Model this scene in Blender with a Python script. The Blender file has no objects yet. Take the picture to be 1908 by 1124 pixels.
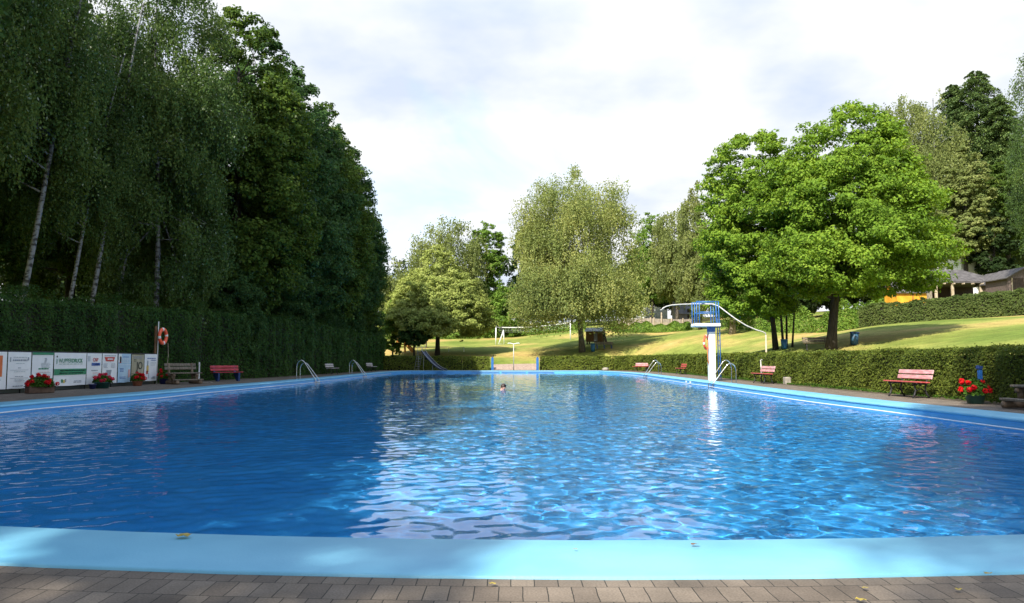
import bpy, math, random
import numpy as np
from math import radians, sin, cos, pi
from mathutils import Vector, Matrix

random.seed(7)
scene = bpy.context.scene
COL = scene.collection

# ------------------------------------------------------------------ camera
H_EYE = 1.11
F = 1441.0
PITCH = math.atan(109.0 / F)
cam_d = bpy.data.cameras.new("camera")
cam = bpy.data.objects.new("camera", cam_d)
COL.objects.link(cam)
cam_d.sensor_width = 36.0
cam_d.lens = 36.0 * F / 1908.0
cam_d.clip_start = 0.05
cam_d.clip_end = 6000
cam.location = (0, 0, H_EYE)
cam.rotation_euler = (radians(90) + PITCH, 0, 0)
scene.camera = cam

# ------------------------------------------------------------------ light
SUN_AZ = 31.0     # direction the light travels, degrees from +Y towards +X
SUN_EL = 43.0
sd = bpy.data.lights.new("sun", 'SUN')
sun = bpy.data.objects.new("sun", sd)
COL.objects.link(sun)
sd.energy = 5.0
sd.angle = radians(0.53)
sd.color = (1.0, 0.93, 0.80)
_d = Vector((sin(radians(SUN_AZ)) * cos(radians(SUN_EL)), cos(radians(SUN_AZ)) * cos(radians(SUN_EL)), -sin(radians(SUN_EL))))
sun.rotation_euler = _d.to_track_quat('-Z', 'Y').to_euler()
sun.location = (-40, -40, 60)

world = bpy.data.worlds.new("World")
scene.world = world
world.use_nodes = True
nt = world.node_tree
nt.nodes.clear()
def N(t, **kw):
    n = nt.nodes.new(t)
    for k, v in kw.items():
        setattr(n, k, v)
    return n
L = lambda a, b: nt.links.new(a, b)
out = N('ShaderNodeOutputWorld'); bg = N('ShaderNodeBackground')
sky = N('ShaderNodeTexSky')
sky.sky_type = 'NISHITA'
sky.sun_disc = False
sky.sun_elevation = radians(SUN_EL)
sky.sun_rotation = radians(SUN_AZ + 180)
sky.air_density = 1.0
sky.dust_density = 1.5
tc = N('ShaderNodeTexCoord')
sep = N('ShaderNodeSeparateXYZ'); L(tc.outputs['Generated'], sep.inputs[0])
zz = N('ShaderNodeMath', operation='MAXIMUM'); L(sep.outputs['Z'], zz.inputs[0]); zz.inputs[1].default_value = 0.0
zp = N('ShaderNodeMath', operation='ADD'); L(zz.outputs[0], zp.inputs[0]); zp.inputs[1].default_value = 0.22
ux = N('ShaderNodeMath', operation='DIVIDE'); L(sep.outputs['X'], ux.inputs[0]); L(zp.outputs[0], ux.inputs[1])
uy = N('ShaderNodeMath', operation='DIVIDE'); L(sep.outputs['Y'], uy.inputs[0]); L(zp.outputs[0], uy.inputs[1])
cmb = N('ShaderNodeCombineXYZ'); L(ux.outputs[0], cmb.inputs[0]); L(uy.outputs[0], cmb.inputs[1])
cmb.inputs[2].default_value = 3.7
n1 = N('ShaderNodeTexNoise'); n1.inputs['Scale'].default_value = 1.15; n1.inputs['Detail'].default_value = 7; n1.inputs['Roughness'].default_value = 0.52; n1.inputs['Distortion'].default_value = 0.5
L(cmb.outputs[0], n1.inputs['Vector'])
r1 = N('ShaderNodeValToRGB'); L(n1.outputs['Fac'], r1.inputs[0])
r1.color_ramp.elements[0].position = 0.20; r1.color_ramp.elements[0].color = (0, 0, 0, 1)
r1.color_ramp.elements[1].position = 0.40; r1.color_ramp.elements[1].color = (1, 1, 1, 1)
n2 = N('ShaderNodeTexNoise'); n2.inputs['Scale'].default_value = 2.1; n2.inputs['Detail'].default_value = 5
mp = N('ShaderNodeMapping'); mp.inputs['Location'].default_value = (4.2, 9.1, 1.0); L(cmb.outputs[0], mp.inputs[0]); L(mp.outputs[0], n2.inputs['Vector'])
r2 = N('ShaderNodeValToRGB'); L(n2.outputs['Fac'], r2.inputs[0])
r2.color_ramp.elements[0].position = 0.33; r2.color_ramp.elements[0].color = (0.43, 0.485, 0.59, 1)
r2.color_ramp.elements[1].position = 0.52; r2.color_ramp.elements[1].color = (0.63, 0.64, 0.65, 1)
# clear sky part
sm = N('ShaderNodeVectorMath', operation='SCALE'); L(sky.outputs[0], sm.inputs[0]); sm.inputs['Scale'].default_value = 0.11
SKYV = N('ShaderNodeVectorMath', operation='ADD'); L(sm.outputs[0], SKYV.inputs[0]); SKYV.inputs[1].default_value = (0.16, 0.24, 0.36)
mix = N('ShaderNodeMix', data_type='RGBA')
hi = N('ShaderNodeMapRange'); L(sep.outputs['Z'], hi.inputs['Value'])
hi.inputs['From Min'].default_value = 0.40; hi.inputs['From Max'].default_value = 0.62; hi.inputs['To Min'].default_value = 1.0; hi.inputs['To Max'].default_value = 0.22
cov = N('ShaderNodeMath', operation='MULTIPLY'); L(r1.outputs[0], cov.inputs[0]); L(hi.outputs[0], cov.inputs[1])
L(cov.outputs[0], mix.inputs['Factor']); L(SKYV.outputs[0], mix.inputs['A']); L(r2.outputs[0], mix.inputs['B'])
# the strength input stays in the usual range, clouds are given in the same units
up = N('ShaderNodeVectorMath', operation='SCALE'); L(mix.outputs['Result'], up.inputs[0]); up.inputs['Scale'].default_value = 8.0
L(up.outputs[0], bg.inputs['Color'])
bg.inputs['Strength'].default_value = 0.125
L(bg.outputs[0], out.inputs['Surface'])

scene.view_settings.view_transform = 'Standard'
scene.view_settings.look = 'None'
scene.view_settings.gamma = 1.0
scene.view_settings.exposure = 0.78
scene.render.engine = 'CYCLES'
cy = scene.cycles
cy.use_denoising = True
cy.max_bounces = 7
cy.diffuse_bounces = 3
cy.glossy_bounces = 4
cy.transmission_bounces = 6
cy.transparent_max_bounces = 8
cy.sample_clamp_indirect = 6.0
cy.sample_clamp_direct = 0.0
cy.caustics_reflective = False
cy.caustics_refractive = True
cy.blur_glossy = 0.3

# ------------------------------------------------------------------ helpers
def ray(px, py):
    dx = (px - 954.0) / F
    dy = (562.0 - py) / F
    return Vector((dx, cos(PITCH) - dy * sin(PITCH), sin(PITCH) + dy * cos(PITCH)))
def at(px, py, Y):
    r = ray(px, py); s = Y / r.y
    return Vector((r.x * s, Y, H_EYE + r.z * s))
def G(px, py, z=0.0):
    r = ray(px, py); s = (z - H_EYE) / r.z
    return Vector((r.x * s, r.y * s, z))

def link(ob, parent=None):
    COL.objects.link(ob)
    if parent is not None:
        ob.parent = parent
    return ob
def tag(o, label=None, cat=None, group=None, kind=None):
    if label: o['label'] = label
    if cat: o['category'] = cat
    if group: o['group'] = group
    if kind: o['kind'] = kind
    return o
def thing(name, label, cat, loc=(0, 0, 0), rz=0.0, group=None):
    o = bpy.data.objects.new(name, None)
    o.empty_display_size = 0.3
    o.location = loc
    o.rotation_euler = (0, 0, rz)
    link(o)
    return tag(o, label, cat, group)
def copy_tree(o, parent=None):
    c = o.copy()
    COL.objects.link(c)
    if parent is not None:
        c.parent = parent
    for ch in list(o.children):
        copy_tree(ch, c)
    return c

class MB:
    """collects simple shapes and links them as one mesh"""
    def __init__(self):
        self.v = []; self.f = []; self.m = []
    def add(self, vs, fs, mi=0):
        b = len(self.v)
        self.v += [tuple(x) for x in vs]
        self.f += [tuple(i + b for i in f) for f in fs]
        self.m += [mi] * len(fs)
    def box(self, c, s, rot=None, mi=0, bev=0.0):
        hx, hy, hz = s[0] / 2, s[1] / 2, s[2] / 2
        b = min(bev, hx * .9, hy * .9, hz * .9)
        if b <= 0:
            vs = [Vector((x, y, z)) for x in (-hx, hx) for y in (-hy, hy) for z in (-hz, hz)]
            fs = [(0, 1, 3, 2), (4, 6, 7, 5), (0, 4, 5, 1), (2, 3, 7, 6), (0, 2, 6, 4), (1, 5, 7, 3)]
        else:
            vs = []
            for sx in (-1, 1):
                for sy in (-1, 1):
                    for sz in (-1, 1):
                        vs.append(Vector((sx * hx, sy * (hy - b), sz * (hz - b))))
                        vs.append(Vector((sx * (hx - b), sy * hy, sz * (hz - b))))
                        vs.append(Vector((sx * (hx - b), sy * (hy - b), sz * hz)))
            def I(a, bb, cc, k): return ((a * 2 + bb) * 2 + cc) * 3 + k
            fs = []
            fs.append((I(0,0,0,0), I(0,0,1,0), I(0,1,1,0), I(0,1,0,0)))
            fs.append((I(1,0,0,0), I(1,1,0,0), I(1,1,1,0), I(1,0,1,0)))
            fs.append((I(0,0,0,1), I(1,0,0,1), I(1,0,1,1), I(0,0,1,1)))
            fs.append((I(0,1,0,1), I(0,1,1,1), I(1,1,1,1), I(1,1,0,1)))
            fs.append((I(0,0,0,2), I(0,1,0,2), I(1,1,0,2), I(1,0,0,2)))
            fs.append((I(0,0,1,2), I(1,0,1,2), I(1,1,1,2), I(0,1,1,2)))
            for s1 in (0, 1):
                for s2 in (0, 1):
                    fs.append((I(s1,s2,0,0), I(s1,s2,1,0), I(s1,s2,1,1), I(s1,s2,0,1)))
                    fs.append((I(s1,0,s2,0), I(s1,1,s2,0), I(s1,1,s2,2), I(s1,0,s2,2)))
                    fs.append((I(0,s1,s2,1), I(1,s1,s2,1), I(1,s1,s2,2), I(0,s1,s2,2)))
            for a in (0, 1):
                for bb in (0, 1):
                    for cc in (0, 1):
                        fs.append((I(a,bb,cc,0), I(a,bb,cc,1), I(a,bb,cc,2)))
        R = rot if rot is not None else Matrix.Identity(3)
        C = Vector(c)
        self.add([R @ v + C for v in vs], fs, mi)
    def bar(self, a, b, w, t, mi=0, bev=0.004, roll=0.0):
        a = Vector(a); b = Vector(b); d = b - a; l = d.length
        z = d.normalized()
        x = Vector((0, 0, 1)).cross(z)
        if x.length < 1e-4: x = Vector((1, 0, 0))
        x.normalize(); y = z.cross(x)
        R = Matrix((x, y, z)).transposed() @ Matrix.Rotation(roll, 3, 'Z')
        self.box((a + b) / 2, (w, t, l), R, mi, bev)
    def tube(self, pts, r, n=8, mi=0, cap=True):
        pts = [Vector(p) for p in pts]
        rs = r if isinstance(r, (list, tuple)) else [r] * len(pts)
        vs = []; fs = []
        t0 = (pts[1] - pts[0]).normalized()
        ref = Vector((0, 0, 1)) if abs(t0.z) < .9 else Vector((1, 0, 0))
        u = t0.cross(ref).normalized()
        for i, p in enumerate(pts):
            if i == 0: t = t0
            elif i == len(pts) - 1: t = (pts[i] - pts[i - 1]).normalized()
            else: t = ((pts[i + 1] - p).normalized() + (p - pts[i - 1]).normalized()).normalized()
            u = (u - t * u.dot(t)).normalized()
            w = t.cross(u)
            for k in range(n):
                a = 2 * pi * k / n
                vs.append(p + (u * cos(a) + w * sin(a)) * rs[i])
        for i in range(len(pts) - 1):
            for k in range(n):
                k2 = (k + 1) % n
                fs.append((i * n + k, i * n + k2, (i + 1) * n + k2, (i + 1) * n + k))
        if cap:
            fs.append(tuple(reversed(range(n))))
            fs.append(tuple((len(pts) - 1) * n + k for k in range(n)))
        self.add(vs, fs, mi)
    def lathe(self, prof, c=(0, 0, 0), n=20, mi=0, R=None):
        vs = []; fs = []
        C = Vector(c); R = R or Matrix.Identity(3)
        for (r, z) in prof:
            for k in range(n):
                a = 2 * pi * k / n
                vs.append(R @ Vector((r * cos(a), r * sin(a), z)) + C)
        for i in range(len(prof) - 1):
            for k in range(n):
                k2 = (k + 1) % n
                fs.append((i * n + k, i * n + k2, (i + 1) * n + k2, (i + 1) * n + k))
        self.add(vs, fs, mi)
    def build(self, name, mats, parent=None, smooth=False):
        me = bpy.data.meshes.new(name)
        me.from_pydata(self.v, [], self.f)
        if not isinstance(mats, (list, tuple)): mats = [mats]
        for m in mats: me.materials.append(m)
        if len(mats) > 1: me.polygons.foreach_set('material_index', self.m)
        if smooth: me.polygons.foreach_set('use_smooth', [True] * len(me.polygons))
        me.update()
        o = bpy.data.objects.new(name, me)
        return link(o, parent)

def np_mesh(name, verts, faces, mat, attr=None, smooth=False):
    """verts (n,3), faces (m,k) arrays"""
    me = bpy.data.meshes.new(name)
    nv = len(verts); nf, k = faces.shape
    me.vertices.add(nv); me.vertices.foreach_set('co', verts.astype(np.float32).ravel())
    me.loops.add(nf * k); me.loops.foreach_set('vertex_index', faces.astype(np.int32).ravel())
    me.polygons.add(nf)
    me.polygons.foreach_set('loop_start', np.arange(0, nf * k, k, dtype=np.int32))
    me.polygons.foreach_set('loop_total', np.full(nf, k, dtype=np.int32))
    if smooth: me.polygons.foreach_set('use_smooth', np.ones(nf, dtype=bool))
    me.materials.append(mat)
    if attr is not None:
        a = me.attributes.new('v', 'FLOAT', 'POINT'); a.data.foreach_set('value', attr.astype(np.float32))
    me.update(calc_edges=True)
    return me

# ------------------------------------------------------------------ materials
def newmat(name):
    m = bpy.data.materials.new(name); m.use_nodes = True
    nt = m.node_tree
    b = nt.nodes.get('Principled BSDF')
    return m, nt, b
def lin(r, g, b):
    f = lambda c: (c / 255 / 12.92) if c / 255 <= .04045 else ((c / 255 + .055) / 1.055) ** 2.4
    return (f(r), f(g), f(b), 1)
def noisy(name, c1, c2, scale=8.0, rough=.6, metal=0.0, bump=0.0, bscale=40.0, detail=5, p0=.35, p1=.65, coord='Object', spec=.5, stretch=(1, 1, 1)):
    m, nt, b = newmat(name)
    tc = nt.nodes.new('ShaderNodeTexCoord')
    mp = nt.nodes.new('ShaderNodeMapping'); nt.links.new(tc.outputs[coord], mp.inputs[0]); mp.inputs['Scale'].default_value = stretch
    n = nt.nodes.new('ShaderNodeTexNoise'); n.inputs['Scale'].default_value = scale; n.inputs['Detail'].default_value = detail
    nt.links.new(mp.outputs[0], n.inputs['Vector'])
    r = nt.nodes.new('ShaderNodeValToRGB'); nt.links.new(n.outputs['Fac'], r.inputs[0])
    r.color_ramp.elements[0].position = p0; r.color_ramp.elements[0].color = c1
    r.color_ramp.elements[1].position = p1; r.color_ramp.elements[1].color = c2
    nt.links.new(r.outputs[0], b.inputs['Base Color'])
    b.inputs['Roughness'].default_value = rough
    b.inputs['Metallic'].default_value = metal
    b.inputs['Specular IOR Level'].default_value = spec
    if bump > 0:
        n3 = nt.nodes.new('ShaderNodeTexNoise'); n3.inputs['Scale'].default_value = bscale; n3.inputs['Detail'].default_value = 4
        nt.links.new(mp.outputs[0], n3.inputs['Vector'])
        bp = nt.nodes.new('ShaderNodeBump'); bp.inputs['Strength'].default_value = bump; bp.inputs['Distance'].default_value = .02
        nt.links.new(n3.outputs['Fac'], bp.inputs['Height']); nt.links.new(bp.outputs[0], b.inputs['Normal'])
    return m
def leafmat(name, dark, mid, light, trans=.35, gloss=.12, bigscale=.35):
    m, nt, b = newmat(name)
    nt.nodes.remove(b)
    o = nt.nodes.get('Material Output')
    at_ = nt.nodes.new('ShaderNodeAttribute'); at_.attribute_name = 'v'
    tc = nt.nodes.new('ShaderNodeTexCoord')
    n = nt.nodes.new('ShaderNodeTexNoise'); n.inputs['Scale'].default_value = bigscale; n.inputs['Detail'].default_value = 3
    nt.links.new(tc.outputs['Object'], n.inputs['Vector'])
    ad = nt.nodes.new('ShaderNodeMath'); ad.operation = 'MULTIPLY_ADD'
    nt.links.new(at_.outputs['Fac'], ad.inputs[0]); ad.inputs[1].default_value = .62
    ad2 = nt.nodes.new('ShaderNodeMath'); ad2.operation = 'MULTIPLY'; nt.links.new(n.outputs['Fac'], ad2.inputs[0]); ad2.inputs[1].default_value = .45
    nt.links.new(ad2.outputs[0], ad.inputs[2])
    r = nt.nodes.new('ShaderNodeValToRGB'); nt.links.new(ad.outputs[0], r.inputs[0])
    e = r.color_ramp.elements
    e[0].position = .15; e[0].color = dark; e[1].position = .92; e[1].color = light
    k = e.new(.55); k.color = mid
    d = nt.nodes.new('ShaderNodeBsdfDiffuse'); nt.links.new(r.outputs[0], d.inputs[0])
    t = nt.nodes.new('ShaderNodeBsdfTranslucent')
    hs = nt.nodes.new('ShaderNodeHueSaturation'); hs.inputs['Hue'].default_value = .485; hs.inputs['Saturation'].default_value = 1.15; hs.inputs['Value'].default_value = 1.25
    nt.links.new(r.outputs[0], hs.inputs['Color']); nt.links.new(hs.outputs[0], t.inputs[0])
    mx = nt.nodes.new('ShaderNodeMixShader'); mx.inputs[0].default_value = trans
    nt.links.new(d.outputs[0], mx.inputs[1]); nt.links.new(t.outputs[0], mx.inputs[2])
    g = nt.nodes.new('ShaderNodeBsdfGlossy'); g.inputs['Roughness'].default_value = .5; g.inputs[0].default_value = (1, 1, 1, 1)
    mx2 = nt.nodes.new('ShaderNodeMixShader')
    fr = nt.nodes.new('ShaderNodeFresnel'); fr.inputs[0].default_value = 1.35
    ms = nt.nodes.new('ShaderNodeMath'); ms.operation = 'MULTIPLY'; nt.links.new(fr.outputs[0], ms.inputs[0]); ms.inputs[1].default_value = gloss
    nt.links.new(ms.outputs[0], mx2.inputs[0])
    nt.links.new(mx.outputs[0], mx2.inputs[1]); nt.links.new(g.outputs[0], mx2.inputs[2])
    nt.links.new(mx2.outputs[0], o.inputs[0])
    return m

M = {}
M['leaf_oak'] = leafmat('leaf oak', (0.025, 0.053, 0.019, 1), (0.055, 0.116, 0.034, 1), (0.116, 0.193, 0.053, 1), gloss=.1)
M['leaf_beech'] = leafmat('leaf beech', (0.029, 0.059, 0.013, 1), (0.074, 0.130, 0.023, 1), (0.164, 0.220, 0.042, 1), gloss=.1)
M['leaf_birch'] = leafmat('leaf birch', (0.033, 0.068, 0.023, 1), (0.078, 0.136, 0.038, 1), (0.169, 0.222, 0.058, 1), gloss=.1)
M['leaf_weeping'] = leafmat('leaf weeping birch', (0.114, 0.159, 0.046, 1), (0.238, 0.286, 0.085, 1), (0.436, 0.439, 0.148, 1))
M['leaf_maple'] = leafmat('leaf maple', (0.066, 0.133, 0.017, 1), (0.162, 0.277, 0.032, 1), (0.305, 0.415, 0.054, 1))
M['leaf_lime'] = leafmat('leaf lime', (.12, .165, .04, 1), (.31, .37, .095, 1), (.50, .54, .19, 1), trans=.3)
M['leaf_bright'] = leafmat('leaf bright', (0.058, 0.117, 0.020, 1), (0.138, 0.241, 0.039, 1), (0.248, 0.358, 0.063, 1))
M['leaf_olive'] = leafmat('leaf olive', (0.090, 0.123, 0.042, 1), (0.187, 0.230, 0.070, 1), (0.309, 0.328, 0.119, 1))
M['leaf_conifer'] = leafmat('needles', (0.044, 0.084, 0.030, 1), (0.098, 0.161, 0.051, 1), (0.186, 0.245, 0.072, 1), trans=.15)
M['leaf_darkwood'] = leafmat('leaf dark wood', (.014, .028, .010, 1), (.030, .055, .016, 1), (.055, .085, .026, 1))
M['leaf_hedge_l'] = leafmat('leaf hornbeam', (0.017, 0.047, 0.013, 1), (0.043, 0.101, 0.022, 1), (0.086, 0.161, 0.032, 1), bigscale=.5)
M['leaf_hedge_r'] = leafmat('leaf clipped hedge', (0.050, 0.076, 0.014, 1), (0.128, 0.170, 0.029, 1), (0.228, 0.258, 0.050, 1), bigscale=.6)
M['leaf_hedge_u'] = leafmat('leaf upper hedge', (0.043, 0.072, 0.021, 1), (0.103, 0.144, 0.039, 1), (0.173, 0.204, 0.063, 1), bigscale=.6)
M['leaf_geranium'] = leafmat('leaf geranium', (.03, .07, .012, 1), (.06, .14, .02, 1), (.11, .20, .03, 1))
M['petal'] = leafmat('petal', (.45, .006, .008, 1), (.65, .012, .014, 1), (.80, .05, .05, 1), trans=.25, gloss=.1)
M['petal_pink'] = leafmat('petal pink', (.50, .008, .04, 1), (.68, .03, .07, 1), (.85, .16, .2, 1), trans=.25, gloss=.1)
M['bark_dark'] = noisy('bark dark', (.014, .012, .009, 1), (.05, .042, .032, 1), 6, .9, bump=.6, bscale=14, stretch=(3, 3, .6))
M['bark_grey'] = noisy('bark grey', (.06, .05, .04, 1), (.16, .14, .12, 1), 5, .9, bump=.6, bscale=14, stretch=(3, 3, .6))
M['bark_pale'] = noisy('bark pale', (.12, .10, .075, 1), (.30, .26, .20, 1), 5, .9, bump=.6, bscale=14, stretch=(3, 3, .6))
M['bark_birch'] = noisy('bark birch', (.025, .025, .025, 1), (.22, .23, .24, 1), 3.0, .7, bump=.3, bscale=10, p0=.42, p1=.54, stretch=(1.2, 1.2, 2.2))
M['branch_birch'] = noisy('branch birch', (.04, .035, .03, 1), (.14, .12, .10, 1), 5, .8)
M['steel'] = noisy('stainless steel', (.50, .50, .49, 1), (.66, .66, .65, 1), 14, .22, metal=1.0)
M['galv'] = noisy('galvanised pipe', (.36, .36, .34, 1), (.55, .54, .50, 1), 10, .5, metal=.35)
M['white_paint'] = noisy('white paint', (.70, .74, .72, 1), (.86, .88, .86, 1), 2.2, .45, bump=.08)
M['white_plastic'] = noisy('white plastic', (.70, .70, .68, 1), (.82, .82, .80, 1), 9, .4)
M['blue_paint'] = noisy('blue paint', (.018, .105, .36, 1), (.03, .16, .46, 1), 6, .4, bump=.05)
M['blue_dark'] = noisy('blue dark paint', (.010, .035, .14, 1), (.018, .055, .20, 1), 6, .5)
M['blue_bin'] = noisy('blue bin plastic', (.02, .11, .26, 1), (.035, .16, .34, 1), 6, .5)
M['bin_dark'] = noisy('dark blue bin', (.02, .07, .13, 1), (.03, .10, .18, 1), 6, .5)
M['red_slat'] = noisy('red painted wood', (.36, .045, .040, 1), (.50, .10, .085, 1), 5, .45, stretch=(1, 6, 6))
M['red_strong'] = noisy('crimson painted wood', (.34, .012, .03, 1), (.52, .04, .06, 1), 5, .45, stretch=(1, 6, 6))
M['pink_slat'] = noisy('faded pink wood', (.50, .23, .24, 1), (.66, .40, .40, 1), 4, .4, stretch=(1, 6, 6))
M['pale_slat'] = noisy('weathered pale wood', (.42, .36, .34, 1), (.60, .53, .50, 1), 5, .55, stretch=(1, 6, 6))
M['iron'] = noisy('dark cast iron', (.012, .012, .014, 1), (.035, .035, .04, 1), 12, .55)
M['wood_old'] = noisy('weathered timber', (.11, .085, .060, 1), (.22, .18, .13, 1), 4, .8, bump=.3, stretch=(8, 1, 1))
M['wood_log'] = noisy('log wood', (.13, .09, .055, 1), (.25, .18, .12, 1), 5, .8, bump=.3)
M['wood_brown'] = noisy('brown boards', (.12, .055, .02, 1), (.24, .12, .045, 1), 3, .7, bump=.3, stretch=(8, 8, 1))
M['wood_dark'] = noisy('dark stained boards', (.03, .018, .013, 1), (.075, .045, .032, 1), 3, .7, bump=.3, stretch=(8, 8, 1))
M['wood_shed'] = noisy('shed boards', (.085, .060, .055, 1), (.16, .12, .11, 1), 3, .7, bump=.3, stretch=(8, 8, 1))
M['wood_pale'] = noisy('pale posts', (.34, .27, .18, 1), (.52, .44, .33, 1), 3, .8)
M['wood_fence'] = noisy('old fence boards', (.24, .20, .15, 1), (.46, .40, .34, 1), 2, .8, stretch=(6, 6, 1))
M['orange_wood'] = noisy('orange stained wood', (.40, .16, .035, 1), (.62, .30, .08, 1), 3, .6)
M['yellow_wall'] = noisy('yellow orange paint', (.62, .26, .012, 1), (.80, .40, .03, 1), 1.5, .7)
M['roof_felt'] = noisy('roofing felt', (.055, .05, .05, 1), (.12, .11, .11, 1), 3, .8, bump=.2)
M['roof_metal'] = noisy('pale sheet roof', (.42, .42, .42, 1), (.62, .61, .58, 1), 2, .4)
M['grey_wall'] = noisy('grey render', (.22, .21, .24, 1), (.34, .33, .36, 1), 1.5, .9)
M['house_white'] = noisy('white render', (.66, .66, .66, 1), (.80, .80, .80, 1), 1.0, .9)
M['orange_ring'] = noisy('orange life ring', (.85, .085, .03, 1), (.95, .15, .06, 1), 9, .45)
M['orange_rope'] = noisy('orange rope', (.70, .17, .04, 1), (.85, .30, .08, 1), 30, .7)
M['terracotta'] = noisy('terracotta', (.30, .10, .05, 1), (.42, .16, .09, 1), 8, .8)
M['pot_green'] = noisy('dark green plastic', (.01, .07, .07, 1), (.02, .11, .10, 1), 8, .5)
M['pot_brown'] = noisy('brown trough', (.08, .045, .03, 1), (.13, .08, .055, 1), 8, .7)
M['pot_blue'] = noisy('dark blue pot', (.012, .02, .10, 1), (.02, .03, .15, 1), 8, .5)
M['concrete'] = noisy('concrete', (.22, .20, .17, 1), (.36, .33, .28, 1), 6, .9, bump=.3)
M['soil'] = noisy('soil with weeds', (.045, .032, .020, 1), (.12, .095, .055, 1), 3.5, .95, bump=.8, bscale=22)
M['coping'] = noisy('light blue coping paint', (.145, .420, .600, 1), (.195, .500, .680, 1), 1.3, .45, bump=.10, bscale=60, detail=10, p0=.3, p1=.6)
M['wall_reflect_blue'] = noisy('coping paint with blue reflection', (.11, .400, .750, 1), (.13, .450, .800, 1), 1.2, .5, detail=7)  # same paint as the coping, blue of reflected light mixed into the colour
M['skin'] = noisy('skin', (.50, .27, .20, 1), (.62, .36, .28, 1), 20, .5)
M['hair'] = noisy('dark hair', (.018, .010, .008, 1), (.06, .030, .020, 1), 50, .5, stretch=(1, 1, 4))
M['path'] = noisy('pinkish paving', (.26, .185, .15, 1), (.40, .31, .25, 1), 5, .9)
M['banner_white'] = noisy('banner white', (.78, .80, .82, 1), (.86, .88, .90, 1), 2.0, .35)
M['banner_blue'] = noisy('banner pale blue', (.36, .55, .72, 1), (.48, .66, .80, 1), 1.5, .35)
M['banner_beige'] = noisy('banner beige', (.34, .31, .22, 1), (.42, .38, .28, 1), 3, .4)
M['ink_green'] = noisy('print green', (.03, .22, .12, 1), (.04, .26, .14, 1), 5, .4)
M['ink_black'] = noisy('print black', (.02, .03, .03, 1), (.04, .05, .05, 1), 5, .4)
M['ink_grey'] = noisy('print grey', (.26, .30, .36, 1), (.34, .38, .44, 1), 5, .4)
M['ink_pale'] = noisy('print pale grey', (.46, .52, .56, 1), (.54, .60, .64, 1), 5, .4)
M['ink_red'] = noisy('print red', (.52, .04, .04, 1), (.62, .07, .07, 1), 5, .4)
M['ink_blue'] = noisy('print blue', (.04, .10, .36, 1), (.05, .13, .42, 1), 5, .4)
M['ink_orange'] = noisy('print orange', (.60, .13, .04, 1), (.70, .18, .06, 1), 5, .4)
M['ink_yellow'] = noisy('print yellow', (.60, .42, .10, 1), (.70, .50, .15, 1), 5, .4)
M['ink_pink'] = noisy('print pink', (.62, .30, .28, 1), (.70, .38, .36, 1), 5, .4)
M['leaf_fallen'] = noisy('fallen leaf', (.30, .22, .03, 1), (.45, .36, .08, 1), 40, .7)
M['chute'] = noisy('slide sheet metal', (.045, .055, .085, 1), (.11, .12, .17, 1), 4, .55, metal=.0)

# pool floor: blue paint, slightly blotched, with darker lane lines
def floor_mat():
    m, nt, b = newmat('pool floor paint')
    tc = nt.nodes.new('ShaderNodeTexCoord')
    n = nt.nodes.new('ShaderNodeTexNoise'); n.inputs['Scale'].default_value = .8; n.inputs['Detail'].default_value = 6
    nt.links.new(tc.outputs['Object'], n.inputs['Vector'])
    r = nt.nodes.new('ShaderNodeValToRGB'); nt.links.new(n.outputs['Fac'], r.inputs[0])
    r.color_ramp.elements[0].position = .3; r.color_ramp.elements[0].color = (.032, .335, .860, 1)
    r.color_ramp.elements[1].position = .7; r.color_ramp.elements[1].color = (.046, .390, .920, 1)
    nt.links.new(r.outputs[0], b.inputs['Base Color'])
    b.inputs['Roughness'].default_value = .8
    b.inputs['Specular IOR Level'].default_value = .1
    return m
M['floor'] = floor_mat()
def water_mat():
    m, nt, b = newmat('pool water')
    nt.nodes.remove(b)
    o = nt.nodes.get('Material Output')
    g = nt.nodes.new('ShaderNodeBsdfGlass'); g.inputs['IOR'].default_value = 1.33; g.inputs['Roughness'].default_value = 0.0
    g.inputs['Color'].default_value = (.98, 1, 1, 1)
    nt.links.new(g.outputs[0], o.inputs[0])
    return m
M['water'] = water_mat()
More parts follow.
